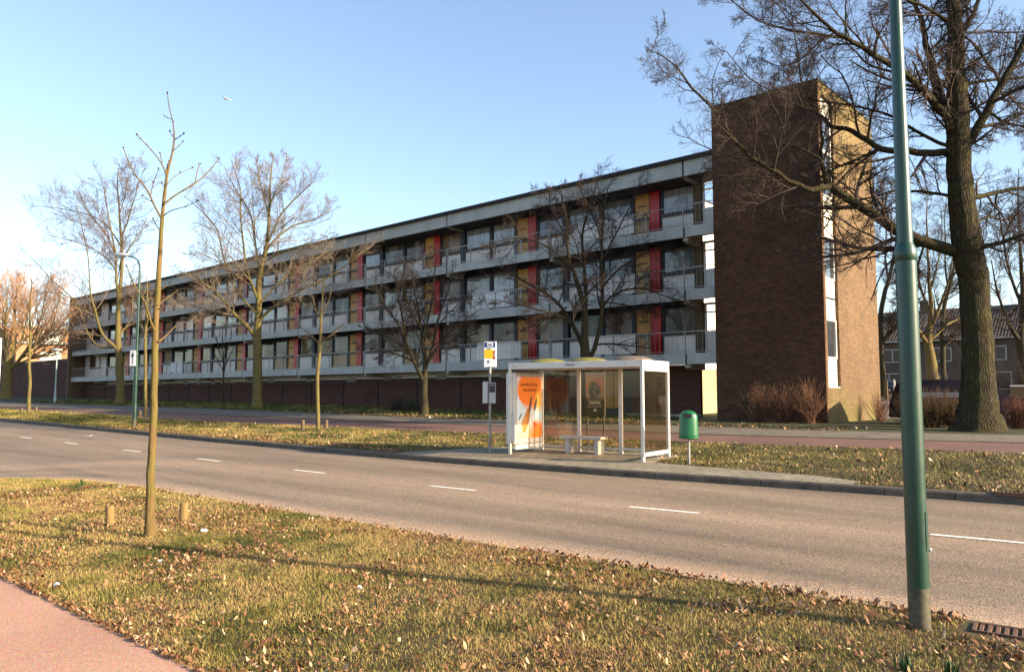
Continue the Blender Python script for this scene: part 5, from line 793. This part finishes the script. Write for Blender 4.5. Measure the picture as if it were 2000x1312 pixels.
# poster case at the left end
MB().cbox(-.20,.075,.06,1.40,.24,1.98,.03).build('poster_case',mt['alu'],sh)
MB().cbox(-.02,.11,.02,.08,.30,.95,.01).build('case_trim',mt['alu'],sh)
def poster_left():
    m,nt,p=base('orange_poster',.25,0,.5); uv=_n(nt,'ShaderNodeUVMap').outputs[0]; s=_n(nt,'ShaderNodeSeparateXYZ'); nt.links.new(uv,s.inputs[0])
    u,v=s.outputs[0],s.outputs[1]
    def circ(cx,cy,rx,ry,soft,ang=0):
        mp=_n(nt,'ShaderNodeMapping',vector_type='TEXTURE'); mp.inputs['Location'].default_value=(cx,cy,0); mp.inputs['Scale'].default_value=(rx,ry,1); mp.inputs['Rotation'].default_value=(0,0,ang); nt.links.new(uv,mp.inputs[0])
        ln=_n(nt,'ShaderNodeVectorMath',operation='LENGTH'); nt.links.new(mp.outputs[0],ln.inputs[0]); mr=_n(nt,'ShaderNodeMapRange'); nt.links.new(ln.outputs['Value'],mr.inputs[0]); mr.inputs[1].default_value=1; mr.inputs[2].default_value=1-soft; return mr.outputs[0]
    c=ramp(nt,v,[(.0,(.72,.50,.26)),(.35,(.66,.56,.40)),(.6,(.50,.56,.55))])
    c=mixc(nt,circ(.62,1.45,.66,.72,.3),c,(.78,.17,.015)); c=mixc(nt,circ(.95,.12,.5,.46,.5),c,(.80,.18,.02)); c=mixc(nt,circ(1.0,1.05,.3,.4,.7,.5),c,(.85,.35,.05))
    c=mixc(nt,circ(.45,1.38,.46,.43,.04),c,mixc(nt,.5,c,(.6,.10,.01))); c=mixc(nt,circ(.45,1.36,.42,.40,.05),c,(.74,.16,.015))
    for a in ((.42,.52,.13,.42,.15,-.35,(.45,.15,.03)),(.60,.95,.05,.30,.2,-.25,(.10,.05,.03)),(.84,.95,.06,.22,.2,-.3,(.10,.06,.04)),(.33,.42,.14,.26,.3,-.25,(.60,.24,.06)),(.14,.62,.15,.03,.3,.9,(.06,.05,.05)),(.70,.62,.20,.03,.4,1.2,(.35,.2,.08)),(.80,.38,.14,.075,.2,0,(.62,.10,.03)),(.70,.35,.04,.3,.5,0,(.35,.3,.28))):
        c=mixc(nt,circ(*a[:6]),c,a[6])
    nt.links.new(c,p.inputs['Base Color']); p.inputs['Coat Weight'].default_value=.4; nt.links.new(c,p.inputs['Emission Color']); p.inputs['Emission Strength'].default_value=.22; return m  # emission added to stand in for sunlight on the poster
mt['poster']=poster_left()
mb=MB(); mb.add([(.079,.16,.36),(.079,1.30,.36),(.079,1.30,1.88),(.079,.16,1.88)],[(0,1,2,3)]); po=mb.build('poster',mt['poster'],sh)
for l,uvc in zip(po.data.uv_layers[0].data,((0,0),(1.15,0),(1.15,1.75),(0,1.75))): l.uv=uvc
mt['brownp']=M('brown_print',(.22,.05,.01),.4,var=.1)
text_mesh('KAMPERFOELIE',.115,mt['brownp'],po,(.082,.70,1.68),(math.pi/2,0,math.pi/2),'poster_lettering')
text_mesh('ARONSKELK',.115,mt['brownp'],po,(.082,.74,1.55),(math.pi/2,0,math.pi/2),'poster_lettering')
MB().box(.0,.07,.12,1.38,.10,.22).build('case_plinth',mt['label'],sh)
# second poster, read from behind
pf=empty('hanging_poster',(SO[0],SO[1],SZ),SR); tag(pf,'dark film poster seen mirrored from behind through the shelter back glass','poster')
y=D_+.10
MB().cbox(1.20,1.76,y,y+.05,.92,2.02,.01).build('frame',mt['rustbase'],pf)
def poster_right():
    m,nt,p=base('film_poster',.4,0,.4); tc=_n(nt,'ShaderNodeTexCoord').outputs['Object']; s=_n(nt,'ShaderNodeSeparateXYZ'); nt.links.new(tc,s.inputs[0])
    mr=_n(nt,'ShaderNodeMapRange'); nt.links.new(s.outputs[2],mr.inputs[0]); mr.inputs[1].default_value=.95; mr.inputs[2].default_value=1.99
    c=ramp(nt,mr.outputs[0],[(.0,(.05,.045,.025)),(.30,(.08,.06,.04)),(.42,(.45,.36,.28)),(.62,(.75,.30,.12)),(.78,(.75,.36,.2)),(1,(.5,.52,.6))])
    mp=_n(nt,'ShaderNodeMapping',vector_type='TEXTURE'); mp.inputs['Location'].default_value=(1.47,0,1.55); mp.inputs['Scale'].default_value=(.2,10,.26); nt.links.new(tc,mp.inputs[0]); ln=_n(nt,'ShaderNodeVectorMath',operation='LENGTH'); nt.links.new(mp.outputs[0],ln.inputs[0])
    n=noise(nt,tc,13,4,.7); ad=_n(nt,'ShaderNodeMath',operation='ADD'); nt.links.new(ln.outputs['Value'],ad.inputs[0]); nt.links.new(n,ad.inputs[1]); k=_n(nt,'ShaderNodeMapRange'); nt.links.new(ad.outputs[0],k.inputs[0]); k.inputs[1].default_value=1.45; k.inputs[2].default_value=1.3
    c=mixc(nt,k.outputs[0],c,ramp(nt,noise(nt,tc,9,3),[(.4,(.04,.035,.035)),(.62,(.30,.26,.22))])); nt.links.new(c,p.inputs['Base Color']); return m
MB().box(1.23,1.73,y-.006,y-.001,.95,1.99).build('poster_sheet',poster_right(),pf)
text_mesh('jackass',.15,mt['signw'],pf,(1.48,y-.010,1.25),(math.pi/2,0,0),'film_title',sx=-.80,bold=.004)
text_mesh('NU IN DE BIOSCOOP',.05,mt['signw'],pf,(1.48,y-.010,1.14),(math.pi/2,0,0),'film_lettering',sx=-.85)
MB().box(1.45,1.53,y-.012,y-.007,1.02,1.09).build('film_emblem',mt['signw'],pf)
MB().box(1.24,1.27,y+.0,y+.04,-.05,.93).box(1.70,1.73,y,y+.04,-.05,.93).build('leg',mt['rustbase'],pf)
# bench
bn=empty('bench',(SO[0],SO[1],SZ),SR); tag(bn,'pale slab bench standing inside the bus shelter','bench')
mt['benchm']=M('bench_grey',(.46,.42,.37),.55,var=.12,scale=3,bmp=.1)
MB().cbox(.86,2.02,.85,1.22,.37,.43,.012).build('seat',mt['benchm'],bn)
MB().cbox(1.0,1.10,.90,1.18,-.02,.37,.01).build('leg',mt['benchm'],bn); MB().cbox(1.80,1.92,.90,1.18,-.02,.37,.01).build('leg',mt['benchm'],bn)
# ---------------- bus stop sign
z=ZG(-13.36,13.96,.125); bs=empty('bus_stop_sign',(-13.36,13.96,z)); bs.rotation_euler=(0,0,math.radians(30)); tag(bs,'bus stop pole with a blue, yellow and red sign and two timetable cases','bus stop sign')
mt['steel']=M('galvanised_steel',(.28,.27,.25),.5,.4,var=.2,scale=12)
mt['blue']=M('sign_blue',(.02,.045,.22),.4,var=.1); mt['syellow']=M('sign_yellow',(.85,.50,.01),.4,var=.08); mt['sred']=M('sign_red',(.50,.02,.015),.4,var=.1)
MB().lathe([(.032,-.05),(.032,2.15)],14).build('pole',mt['steel'],bs)
pl=MB().cbox(-.165,.165,-.018,.018,2.13,2.78,.02).build('plate',mt['signw'],bs)
MB().box(-.145,.145,-.023,-.019,2.63,2.76).build('blue_band',mt['blue'],pl); MB().box(-.07,.08,-.027,-.024,2.65,2.745).build('pictogram',mt['signw'],pl)
MB().box(-.045,.055,-.030,-.028,2.675,2.715).build('bus_symbol',mt['blue'],pl)
MB().box(-.145,.075,-.023,-.019,2.35,2.57).build('yellow_field',mt['syellow'],pl); MB().box(.08,.15,-.023,-.019,2.33,2.54).build('red_field',mt['sred'],pl)
text_mesh('bus',.075,mt['signw'],pl,(.115,-.026,2.44),(math.pi/2,-math.pi/2,0),'lettering'); text_mesh('Halte',.05,mt['black'],pl,(-.02,-.025,2.595),(math.pi/2,0,0),'lettering')
text_mesh('9',.13,mt['blue'],pl,(-.04,-.022,2.25),(math.pi/2,0,0),'route_number')
MB().cbox(-.02,.16,-.06,-.033,1.22,1.74,.012).build('timetable_case',mt['lampgrey'],bs); MB().box(-.005,.145,-.065,-.061,1.49,1.72).build('timetable',mt['sillm'],bs)
text_mesh('HALTE',.04,mt['signw'],bs,(.07,-.067,1.67),(math.pi/2,0,0),'lettering')
MB().cbox(-.17,-.045,-.10,.06,1.22,1.76,.012).build('timetable_case',mt['lampgrey'],bs)
MB().box(-.06,.05,-.035,.0,1.30,1.34).build('clamp',mt['steel'],bs); MB().box(-.06,.05,-.035,.0,1.6,1.64).build('clamp',mt['steel'],bs)
# ---------------- litter bin
z=ZG(-8.16,14.62,.125); bi=empty('litter_bin',(-8.16,14.62,z)); bi.rotation_euler=(0,0,math.radians(28)); tag(bi,'green domed litter bin on a thin grey post beside the shelter','litter bin')
mt['bin']=M('bin_green',(.008,.115,.042),.3,var=.1,scale=5,spec=.6)
MB().lathe([(.028,-.1),(.028,.62)],12).build('post',mt['steel'],bi)
mb=MB(); mb.lathe([(.001,.53),(.18,.53),(.205,.55),(.20,.62),(.193,.95),(.185,1.02),(.155,1.08),(.10,1.12),(.001,1.135)],28); mb.v=[(x,y*.72,z_) for x,y,z_ in mb.v]; mb.build('body',mt['bin'],bi)
mb=MB(); mb.tube([(0,0,.545),(0,0,.575)],[.212,.212],28); mb.v=[(x,y*.72,z_) for x,y,z_ in mb.v]; mb.build('rim',mt['bin'],bi)
mb=MB(); mb.cbox(-.10,.08,-.158,-.06,.985,1.065,.01); mb.build('opening',mt['black'],bi)
# ---------------- drains
mt['rust']=M('rusty_iron',(.13,.07,.042),.8,var=.35,scale=20,bmp=.3)
def drain(x,y,rz,n,label,d,dark=True):
    e=empty('drain_grate',(x,y,ZG(x,y,d)),rz); e.scale=(1,.72,1); tag(e,label,'drain','drain grates')
    MB().box(0,n*.055+.02,0,.30,-.05,-.012).build('pit',mt['black'],e)
    MB().cbox(-.03,n*.055+.05,-.03,0,-.03,.03,.004).cbox(-.03,n*.055+.05,.30,.33,-.03,.03,.004).cbox(-.03,0,0,.30,-.03,.03,.004).build('frame',mt['rust'],e)
    b=MB().cbox(0,.03,.0,.30,-.02,.026,.004).build('bar',mt['rust'],e,loc=(.015,0,0))
    for k in range(1,n): q=b.copy(); C.objects.link(q); q.parent=e; q.location=(.015+k*.055,0,0)
    return e
drain(-1.40,6.90,.13,24,'rusty barred drain grate in the near gutter at the lower right',.0)
gp=drain(-2.45,13.86,.13,14,'brown gully grate set in the far kerb at the right edge',.14)
# ---------------- shrubs
def shrub(name,x,y,h,w_,n,label,seed,mat=None,grp=None,lean=0,cat='shrub',d=.12,up=.02,wig=.09,tw=5):
    rs=RS(seed); z=ZG(x,y,d)-.03; root=empty(name,(x,y,z)); tag(root,label,cat,grp)
    S=8; a=rs.rand(n)*6.283; th=np.abs(rs.normal(0,.42,n)); dr=np.stack([np.sin(th)*np.cos(a)*w_,np.sin(th)*np.sin(a)*w_,np.cos(th)],1); ln=h*rs.uniform(.55,1.1,n)
    P=np.empty((n,S,3)); P[:,0]=np.stack([rs.normal(0,.08*w_,n),rs.normal(0,.08*w_,n),np.zeros(n)],1)
    for s in range(1,S): dr=dr+rs.normal(0,wig,(n,3)); dr[:,2]+=up; dr/=np.linalg.norm(dr,axis=1,keepdims=True); P[:,s]=P[:,s-1]+dr*(ln/(S-1))[:,None]
    R_=np.linspace(.009,.003,S)[None]*rs.uniform(.7,1.4,n)[:,None]
    V,F=tubes(P,R_,4)
    Q,Rq,_=spawn(P,R_,ln,rs,tw,.3,32,.3,.6,5,.12,.03,.0025); V2,F2=tubes(Q,Rq,3); F2=np.c_[F2]+len(V); mesh_np('stems',np.vstack([V,V2]),np.vstack([F,F2]),mat or mt['stem_red'],root,smooth=True); return root
g_='bare shrubs at the foot of the brick tower'
shrub('bare_shrub',-12.7,28.3,1.5,1.1,120,'bare fanned shrub at the left foot of the dark tower front',1,grp=g_)
shrub('bare_shrub',-11.9,28.4,1.4,1.1,110,'bare fanned shrub in the middle of the dark tower front',2,grp=g_)
shrub('bare_shrub',-10.95,28.6,1.7,1.1,140,'bushy bare shrub at the right corner of the dark tower front',3,grp=g_)
shrub('bare_shrub',-9.9,33.4,1.3,1.0,60,'thin bare shrub against the sunny side of the tower',4,grp=g_)
mt['evergreen']=M('bramble_leaf',(.03,.045,.015),.6,var=.4,scale=8)
for q,(x,y,l) in enumerate(((-32.2,26.5,'low dark bramble heap against the wall, left one'),(-30.6,26.2,'low dark bramble heap against the wall, right one'))):
    shrub('bramble',x,y,.9,2.2,150,l,20+q,mat=mt['evergreen'] if q else mt['twig_dark'],grp='brambles at the wall',up=-.08)
mt['hedge']=M('hedge_twigs',(.11,.065,.03),.9,var=.4,scale=3); mt['hedge2']=M('red_hedge_twigs',(.14,.055,.035),.9,var=.4,scale=3)
for q,(x,y,h,l,m_) in enumerate(((-7.45,28.6,1.25,'reddish twiggy bush right beside the green post, left of the oak','hedge'),(-6.9,29.0,1.35,'twiggy bush in front of the purple car, second from the green post','hedge'),(-6.35,29.3,1.3,'twiggy bush touching the left side of the oak trunk','hedge'),(-4.6,30.2,1.1,'reddish bush just right of the oak trunk','hedge2'),(-4.0,30.8,1.15,'reddish bush at the right edge of the picture','hedge2'))):
    shrub('twiggy_bush',x,y,h,1.3,230,l,40+q,mat=mt[m_],grp='bushes around the oak',tw=8,wig=.16)
# ---------------- cars
mt['tyre']=M('tyre',(.02,.02,.02),.8,var=.2); mt['rim']=M('rim',(.45,.45,.45),.3,.6,var=.1); mt['cglass']=M('car_glass',(.02,.025,.03),.06,var=.05,spec=1)
mt['lampc']=M('headlamp',(.6,.62,.62),.1,var=.05); mt['tail']=M('tail_lamp',(.4,.01,.01),.2,var=.05)
def car(x,y,rz,paint,label,L=4.4,Wd=1.74,H=1.45,mpv=False,d=.12):
    z=ZG(x,y,d+.01); e=empty('parked_car',(x,y,z),rz); tag(e,label,'car','cars parked behind the tower')
    if mpv: lo=[(-2.2,.35),(-2.24,.55),(-2.2,.95),(2.1,.86),(2.22,.62),(2.2,.32)]; ro=[(-2.15,.95),(-2.02,1.45),(-1.9,1.60),(-1.0,1.66),(.3,1.63),(.75,1.50),(1.35,1.08),(2.0,.90)]
    else: lo=[(-2.1,.33),(-2.13,.6),(-2.05,.90),(2.0,.80),(2.12,.6),(2.1,.3)]; ro=[(-2.0,.92),(-1.75,1.2),(-1.3,1.38),(-.4,1.44),(.3,1.38),(1.15,.92),(1.9,.82)]
    hw=Wd/2
    # lower body with wheel arches, lofted in section
    def loft(prof_top,zb,inset):
        mb=MB(); n=len(prof_top); sec=[]
        for u,zt_ in prof_top: sec.append([(u,-hw,zb),(u,-hw*1.0,zb+(zt_-zb)*.5),(u,-hw*inset,zt_-.03),(u,-hw*inset+.08,zt_),(u,hw*inset-.08,zt_),(u,hw*inset,zt_-.03),(u,hw,zb+(zt_-zb)*.5),(u,hw,zb)])
        v=[p for s_ in sec for p in s_]; f=[(i*8+j,i*8+(j+1)%8,(i+1)*8+(j+1)%8,(i+1)*8+j) for i in range(n-1) for j in range(8)]+[tuple(range(7,-1,-1)),tuple(range((n-1)*8,n*8))]
        return mb.add(v,f,True)
    hood=(.86 if mpv else .80)
    bt=[(lo[0][0]-.02,.62),(lo[1][0]+.05,.93),(-1.5,.96),(0,.95),(1.0,.93),(1.8,hood+.02),(2.08,.72),(2.2,.55)]
    body=loft(bt,.24,.97).build('body',paint,e)
    tp=[(u,zz) for u,zz in ro]; mb=MB(); v=[];f=[]
    for u,zz in tp:
        ins=hw*(.97-.20*max(0,(zz-.92))/.7); v+=[(u,-hw*.96,.90),(u,-ins,zz-.02),(u,-ins+.1,zz),(u,ins-.1,zz),(u,ins,zz-.02),(u,hw*.96,.90)]
    n=len(tp); f=[(i*6+j,i*6+j+1,(i+1)*6+j+1,(i+1)*6+j) for i in range(n-1) for j in range(5)]+[tuple(range(5,-1,-1)),tuple(range((n-1)*6,n*6))]
    mb.add(v,f,True).build('roof',paint,e)
    top=1.50 if mpv else 1.30
    for sd in (-1,1):
        mb=MB()
        segs=((-1.85,-1.0),(-.93,-.05),(.02,.95)) if mpv else ((-1.5,-.75),(-.68,.1),(.16,.85))
        for a,b in segs:
            def tz(u): return min(top,float(np.interp(u,[p[0] for p in ro],[p[1] for p in ro]))-.07)
            def yy(zz): return sd*(hw*.965-(zz-.9)*.22*hw/.7+.006)
            q=[(a,yy(1.0),1.0),(b,yy(1.0),1.0),(b,yy(max(1.02,tz(b))),max(1.02,tz(b))),(a,yy(tz(a)),tz(a))]
            mb.quad(*(q if sd<0 else q[::-1]))
        mb.build('side_window',mt['cglass'],e)
        MB().cbox(.55,.70,sd*(hw+.02)-.09,sd*(hw+.02)+.09,.98,1.10,.02).build('mirror',paint,e)
        MB().cbox(1.93,2.16,sd*.62-.16,sd*.62+.16,.58,.72,.03).build('headlight',mt['lampc'],e)
        MB().cbox(-2.16,-2.02,sd*.68-.10,sd*.68+.10,.68,.92,.02).build('tail_light',mt['tail'],e)
    MB().quad((.80 if mpv else .45,-.62,1.46 if mpv else 1.31),(1.36 if mpv else 1.12,-.7,1.09 if mpv else .95),(1.36 if mpv else 1.12,.7,1.09 if mpv else .95),(.80 if mpv else .45,.62,1.46 if mpv else 1.31)).build('windscreen',mt['cglass'],e)
    MB().cbox(-2.25,-2.05,-hw+.05,hw-.05,.32,.56,.04).cbox(2.1,2.27,-hw+.05,hw-.05,.30,.52,.04).build('bumper',mt['black'] if not mpv else paint,e)
    for u in (-1.38,1.32):
        for sd in (-1,1):
            mb=MB(); mb.lathe([(.19,-.10),(.30,-.10),(.32,-.07),(.32,.07),(.30,.10),(.19,.10)],24); mb.xf(Matrix.Rotation(math.pi/2,4,'X')); w1=mb.build('wheel',mt['tyre'],e,loc=(u,sd*(hw-.09),.31))
            mb=MB(); mb.lathe([(.001,.085*-1),(.06,-.095),(.19,-.07),(.19,.07),(.06,.095),(.001,.085)],12); mb.xf(Matrix.Rotation(math.pi/2,4,'X')); mb.build('rim',mt['rim'],w1)
    return e
mt['purple']=M('purple_paint',(.006,.005,.010),.8,var=.1,spec=.03); mt['cblue']=M('blue_car_paint',(.015,.035,.07),.2,var=.1,spec=.8)
car(-6.75,32.3,math.radians(40),mt['purple'],'dark purple people carrier half hidden behind the oak and bushes',mpv=True)
car(-19.0,63.5,math.radians(-5),mt['cblue'],'dark blue hatchback parked in the distance between tower and green post')
# ---------------- houses and fences behind
mt['house']=brick('house_brick',(.15,.11,.08),(.12,.09,.066),(.12,.095,.075)); mt['winw']=M('house_window_white',(.36,.34,.30),.5,var=.06); mt['hglass']=M('house_glass',(.03,.03,.03),.15,var=.2,spec=.35)
def tiles():
    m,nt,p=base('roof_tiles',.85,0,.3); uv=_n(nt,'ShaderNodeUVMap').outputs[0]; w_=_n(nt,'ShaderNodeTexWave',bands_direction='X',wave_profile='SIN'); nt.links.new(uv,w_.inputs[0]); w_.inputs['Scale'].default_value=1.25
    c=mixc(nt,w_.outputs['Fac'],(.035,.028,.025),(.10,.078,.064)); c=mixc(nt,.5,c,ramp(nt,noise(nt,obvec(nt),2,4),[(.3,(.5,.5,.5)),(.7,(1.3,1.2,1.1))]),'MULTIPLY'); nt.links.new(c,p.inputs['Base Color']); bump(nt,p,w_.outputs['Fac'],.8,.08); return m
mt['tiles']=tiles()
def house(x,label,y=79,w_=8.2,zb=1.3,name='terraced_house'):
    e=empty(name,(x,y,zb)); tag(e,label,'house','terraced houses behind the car park')
    MB().box(0,w_,0,9,-.6,5.3).build('wall',mt['house'],e)
    MB().prism([(-.35,5.2),(4.5,8.4),(9.35,5.2),(9.35,5.35),(4.5,8.6),(-.35,5.35)],-.0,w_,'x').build('roof',mt['tiles'],e)
    MB().prism([(0,5.3),(9,5.3),(4.5,8.35)],.01,w_-.01,'x').build('gable',mt['house'],e)
    ch=MB().cbox(w_-.9,w_-.1,4.0,4.9,8.0,9.5).build('chimney',mt['house'],e)
    for x0,x1,z0,z1 in ((.8,2.6,3.3,4.6),(4.6,6.9,3.3,4.6),(3.6,7.2,.7,2.3)):
        mb=MB()
        for a,b,c,d in ((x0,x1,z0,z0+.1),(x0,x1,z1-.1,z1),(x0,x0+.1,z0+.1,z1-.1),(x1-.1,x1,z0+.1,z1-.1),((x0+x1)/2-.05,(x0+x1)/2+.05,z0+.1,z1-.1)): mb.box(a,b,-.05,-.003,c,d)
        f=mb.build('window',mt['winw'],e); MB().box(x0+.1,x1-.1,-.03,-.004,z0+.1,z1-.1).build('pane',mt['hglass'],f)
    dr=MB().box(1.2,2.2,-.06,-.003,0,2.15).build('door',mt['winw'],e); MB().box(1.3,2.1,-.07,-.061,1.2,1.9).build('pane',mt['tglass'],dr)
    MB().tube([(-.05,-.4,5.25),(w_+.0,-.4,5.25)],.07,8).build('gutter',mt['winw'],e)
    return e
hl=['terraced house directly right of the brick tower','terraced house behind the blue car and green post','terraced house behind the mossy tree','terraced house seen left of the oak trunk','terraced house right of the oak trunk with a small white window','terraced house at the right edge of the picture','terraced house beyond the right edge']
for k in range(7): house(-36+8.2*k,hl[k])
# garden fence and white post
fe_=empty('garden_fence',(-3.9,46,ZG(-3.9,46,.12))); fe_.rotation_euler=(0,0,.25); tag(fe_,'low brown garden fence right of the oak with a pale top rail','fence')
MB().box(-3.4,0,-.02,.02,.05,1.02).build('panel',mt['brownpier'],fe_); MB().cbox(-3.4,.0,-.04,.04,1.02,1.09).build('rail',mt['label'],fe_)
tag(MB().cbox(-.13,.13,-.13,.13,-.05,1.25,.02).build('gate_post',mt['winw'],loc=(-3.65,46.1,ZG(-3.65,46.1,.12))),'thick white gate post at the right end of the garden fence','post')
rr_=random.Random(2)
for q,(x,y,h,l) in enumerate(((-8.6,46.5,2.6,'tall twiggy bush behind the purple car, nearest the mossy tree'),(-6.6,47.5,2.9,'tall twiggy bush half hidden behind the oak trunk'),(-10.9,45.5,2.2,'twiggy bush left of the mossy tree foot'))):
    shrub('twiggy_bush',x,y,h,1.5,150,l,60+q,mat=mt['twig_dark'],grp='bushes along the car park',tw=9,wig=.15)
shrub('pale_stemmed_bush',-4.3,47.2,3.4,.8,16,'bush with pale bare stems behind the garden fence',77,mat=mt['twig_light'],tw=6)
# low posts on the parking edge
for q,(x,y,l) in enumerate(((-14.1,49.0,'dark wooden post beside the tower at the car park edge'),(-13.7,49.2,'thin pale post at the car park edge'))):
    tag(MB().cbox(-.09+.04*q,.09-.04*q,-.09+.04*q,.09-.04*q,-.05,1.2,.015).build('parking_post',mt['brownpier'] if q==0 else mt['label'],loc=(x,y,ZG(x,y,.12))),l,'post')
# ---------------- far left: dark wall added for the flats' shaded foot, and their sunlit end
fb=empty('shade_wall',(-115,30.5,.9)); tag(fb,'added dark brick wall standing in for the shaded foot of the flats','garage')
MB().box(-45,22.4,0,1.0,-1.5,4.6).build('wall',mt['garage'],fb); MB().box(-45,22.4,-.05,1.05,4.6,4.72).build('coping',mt['sillm'],fb)
mt['lit']=brick('orange_brick',(.50,.25,.12),(.42,.21,.10),(.36,.25,.17))
sb=empty('brick_flats',(-128,62,2.0)); tag(sb,'sunlit orange brick flats with white bands behind the added dark wall at far left','apartment building')
MB().box(-14,0,-28,28,-2,9.3).build('wall',mt['lit'],sb)
for z0 in (3.9,7.0): MB().box(0,.5,-28,28,z0,z0+.35).build('balcony_band',mt['winw'],sb)
MB().box(-14.2,.3,-28.2,28.2,9.3,9.8).build('roof_edge',mt['winw'],sb)
for k in range(9):
    for z0 in (1.2,4.4,7.4):
        f=MB().box(.005,.06,-25+k*6,-22+k*6,z0,z0+1.5).build('window',mt['winw'],sb); MB().box(.06,.07,-24.85+k*6,-22.15+k*6,z0+.12,z0+1.38).build('pane',mt['tglass'],f)
MB().cbox(-.04,.035,-.05,.05,0,3.2).build('plate',mt['signw'],wp)
# thicket of far trees behind the houses and the left side
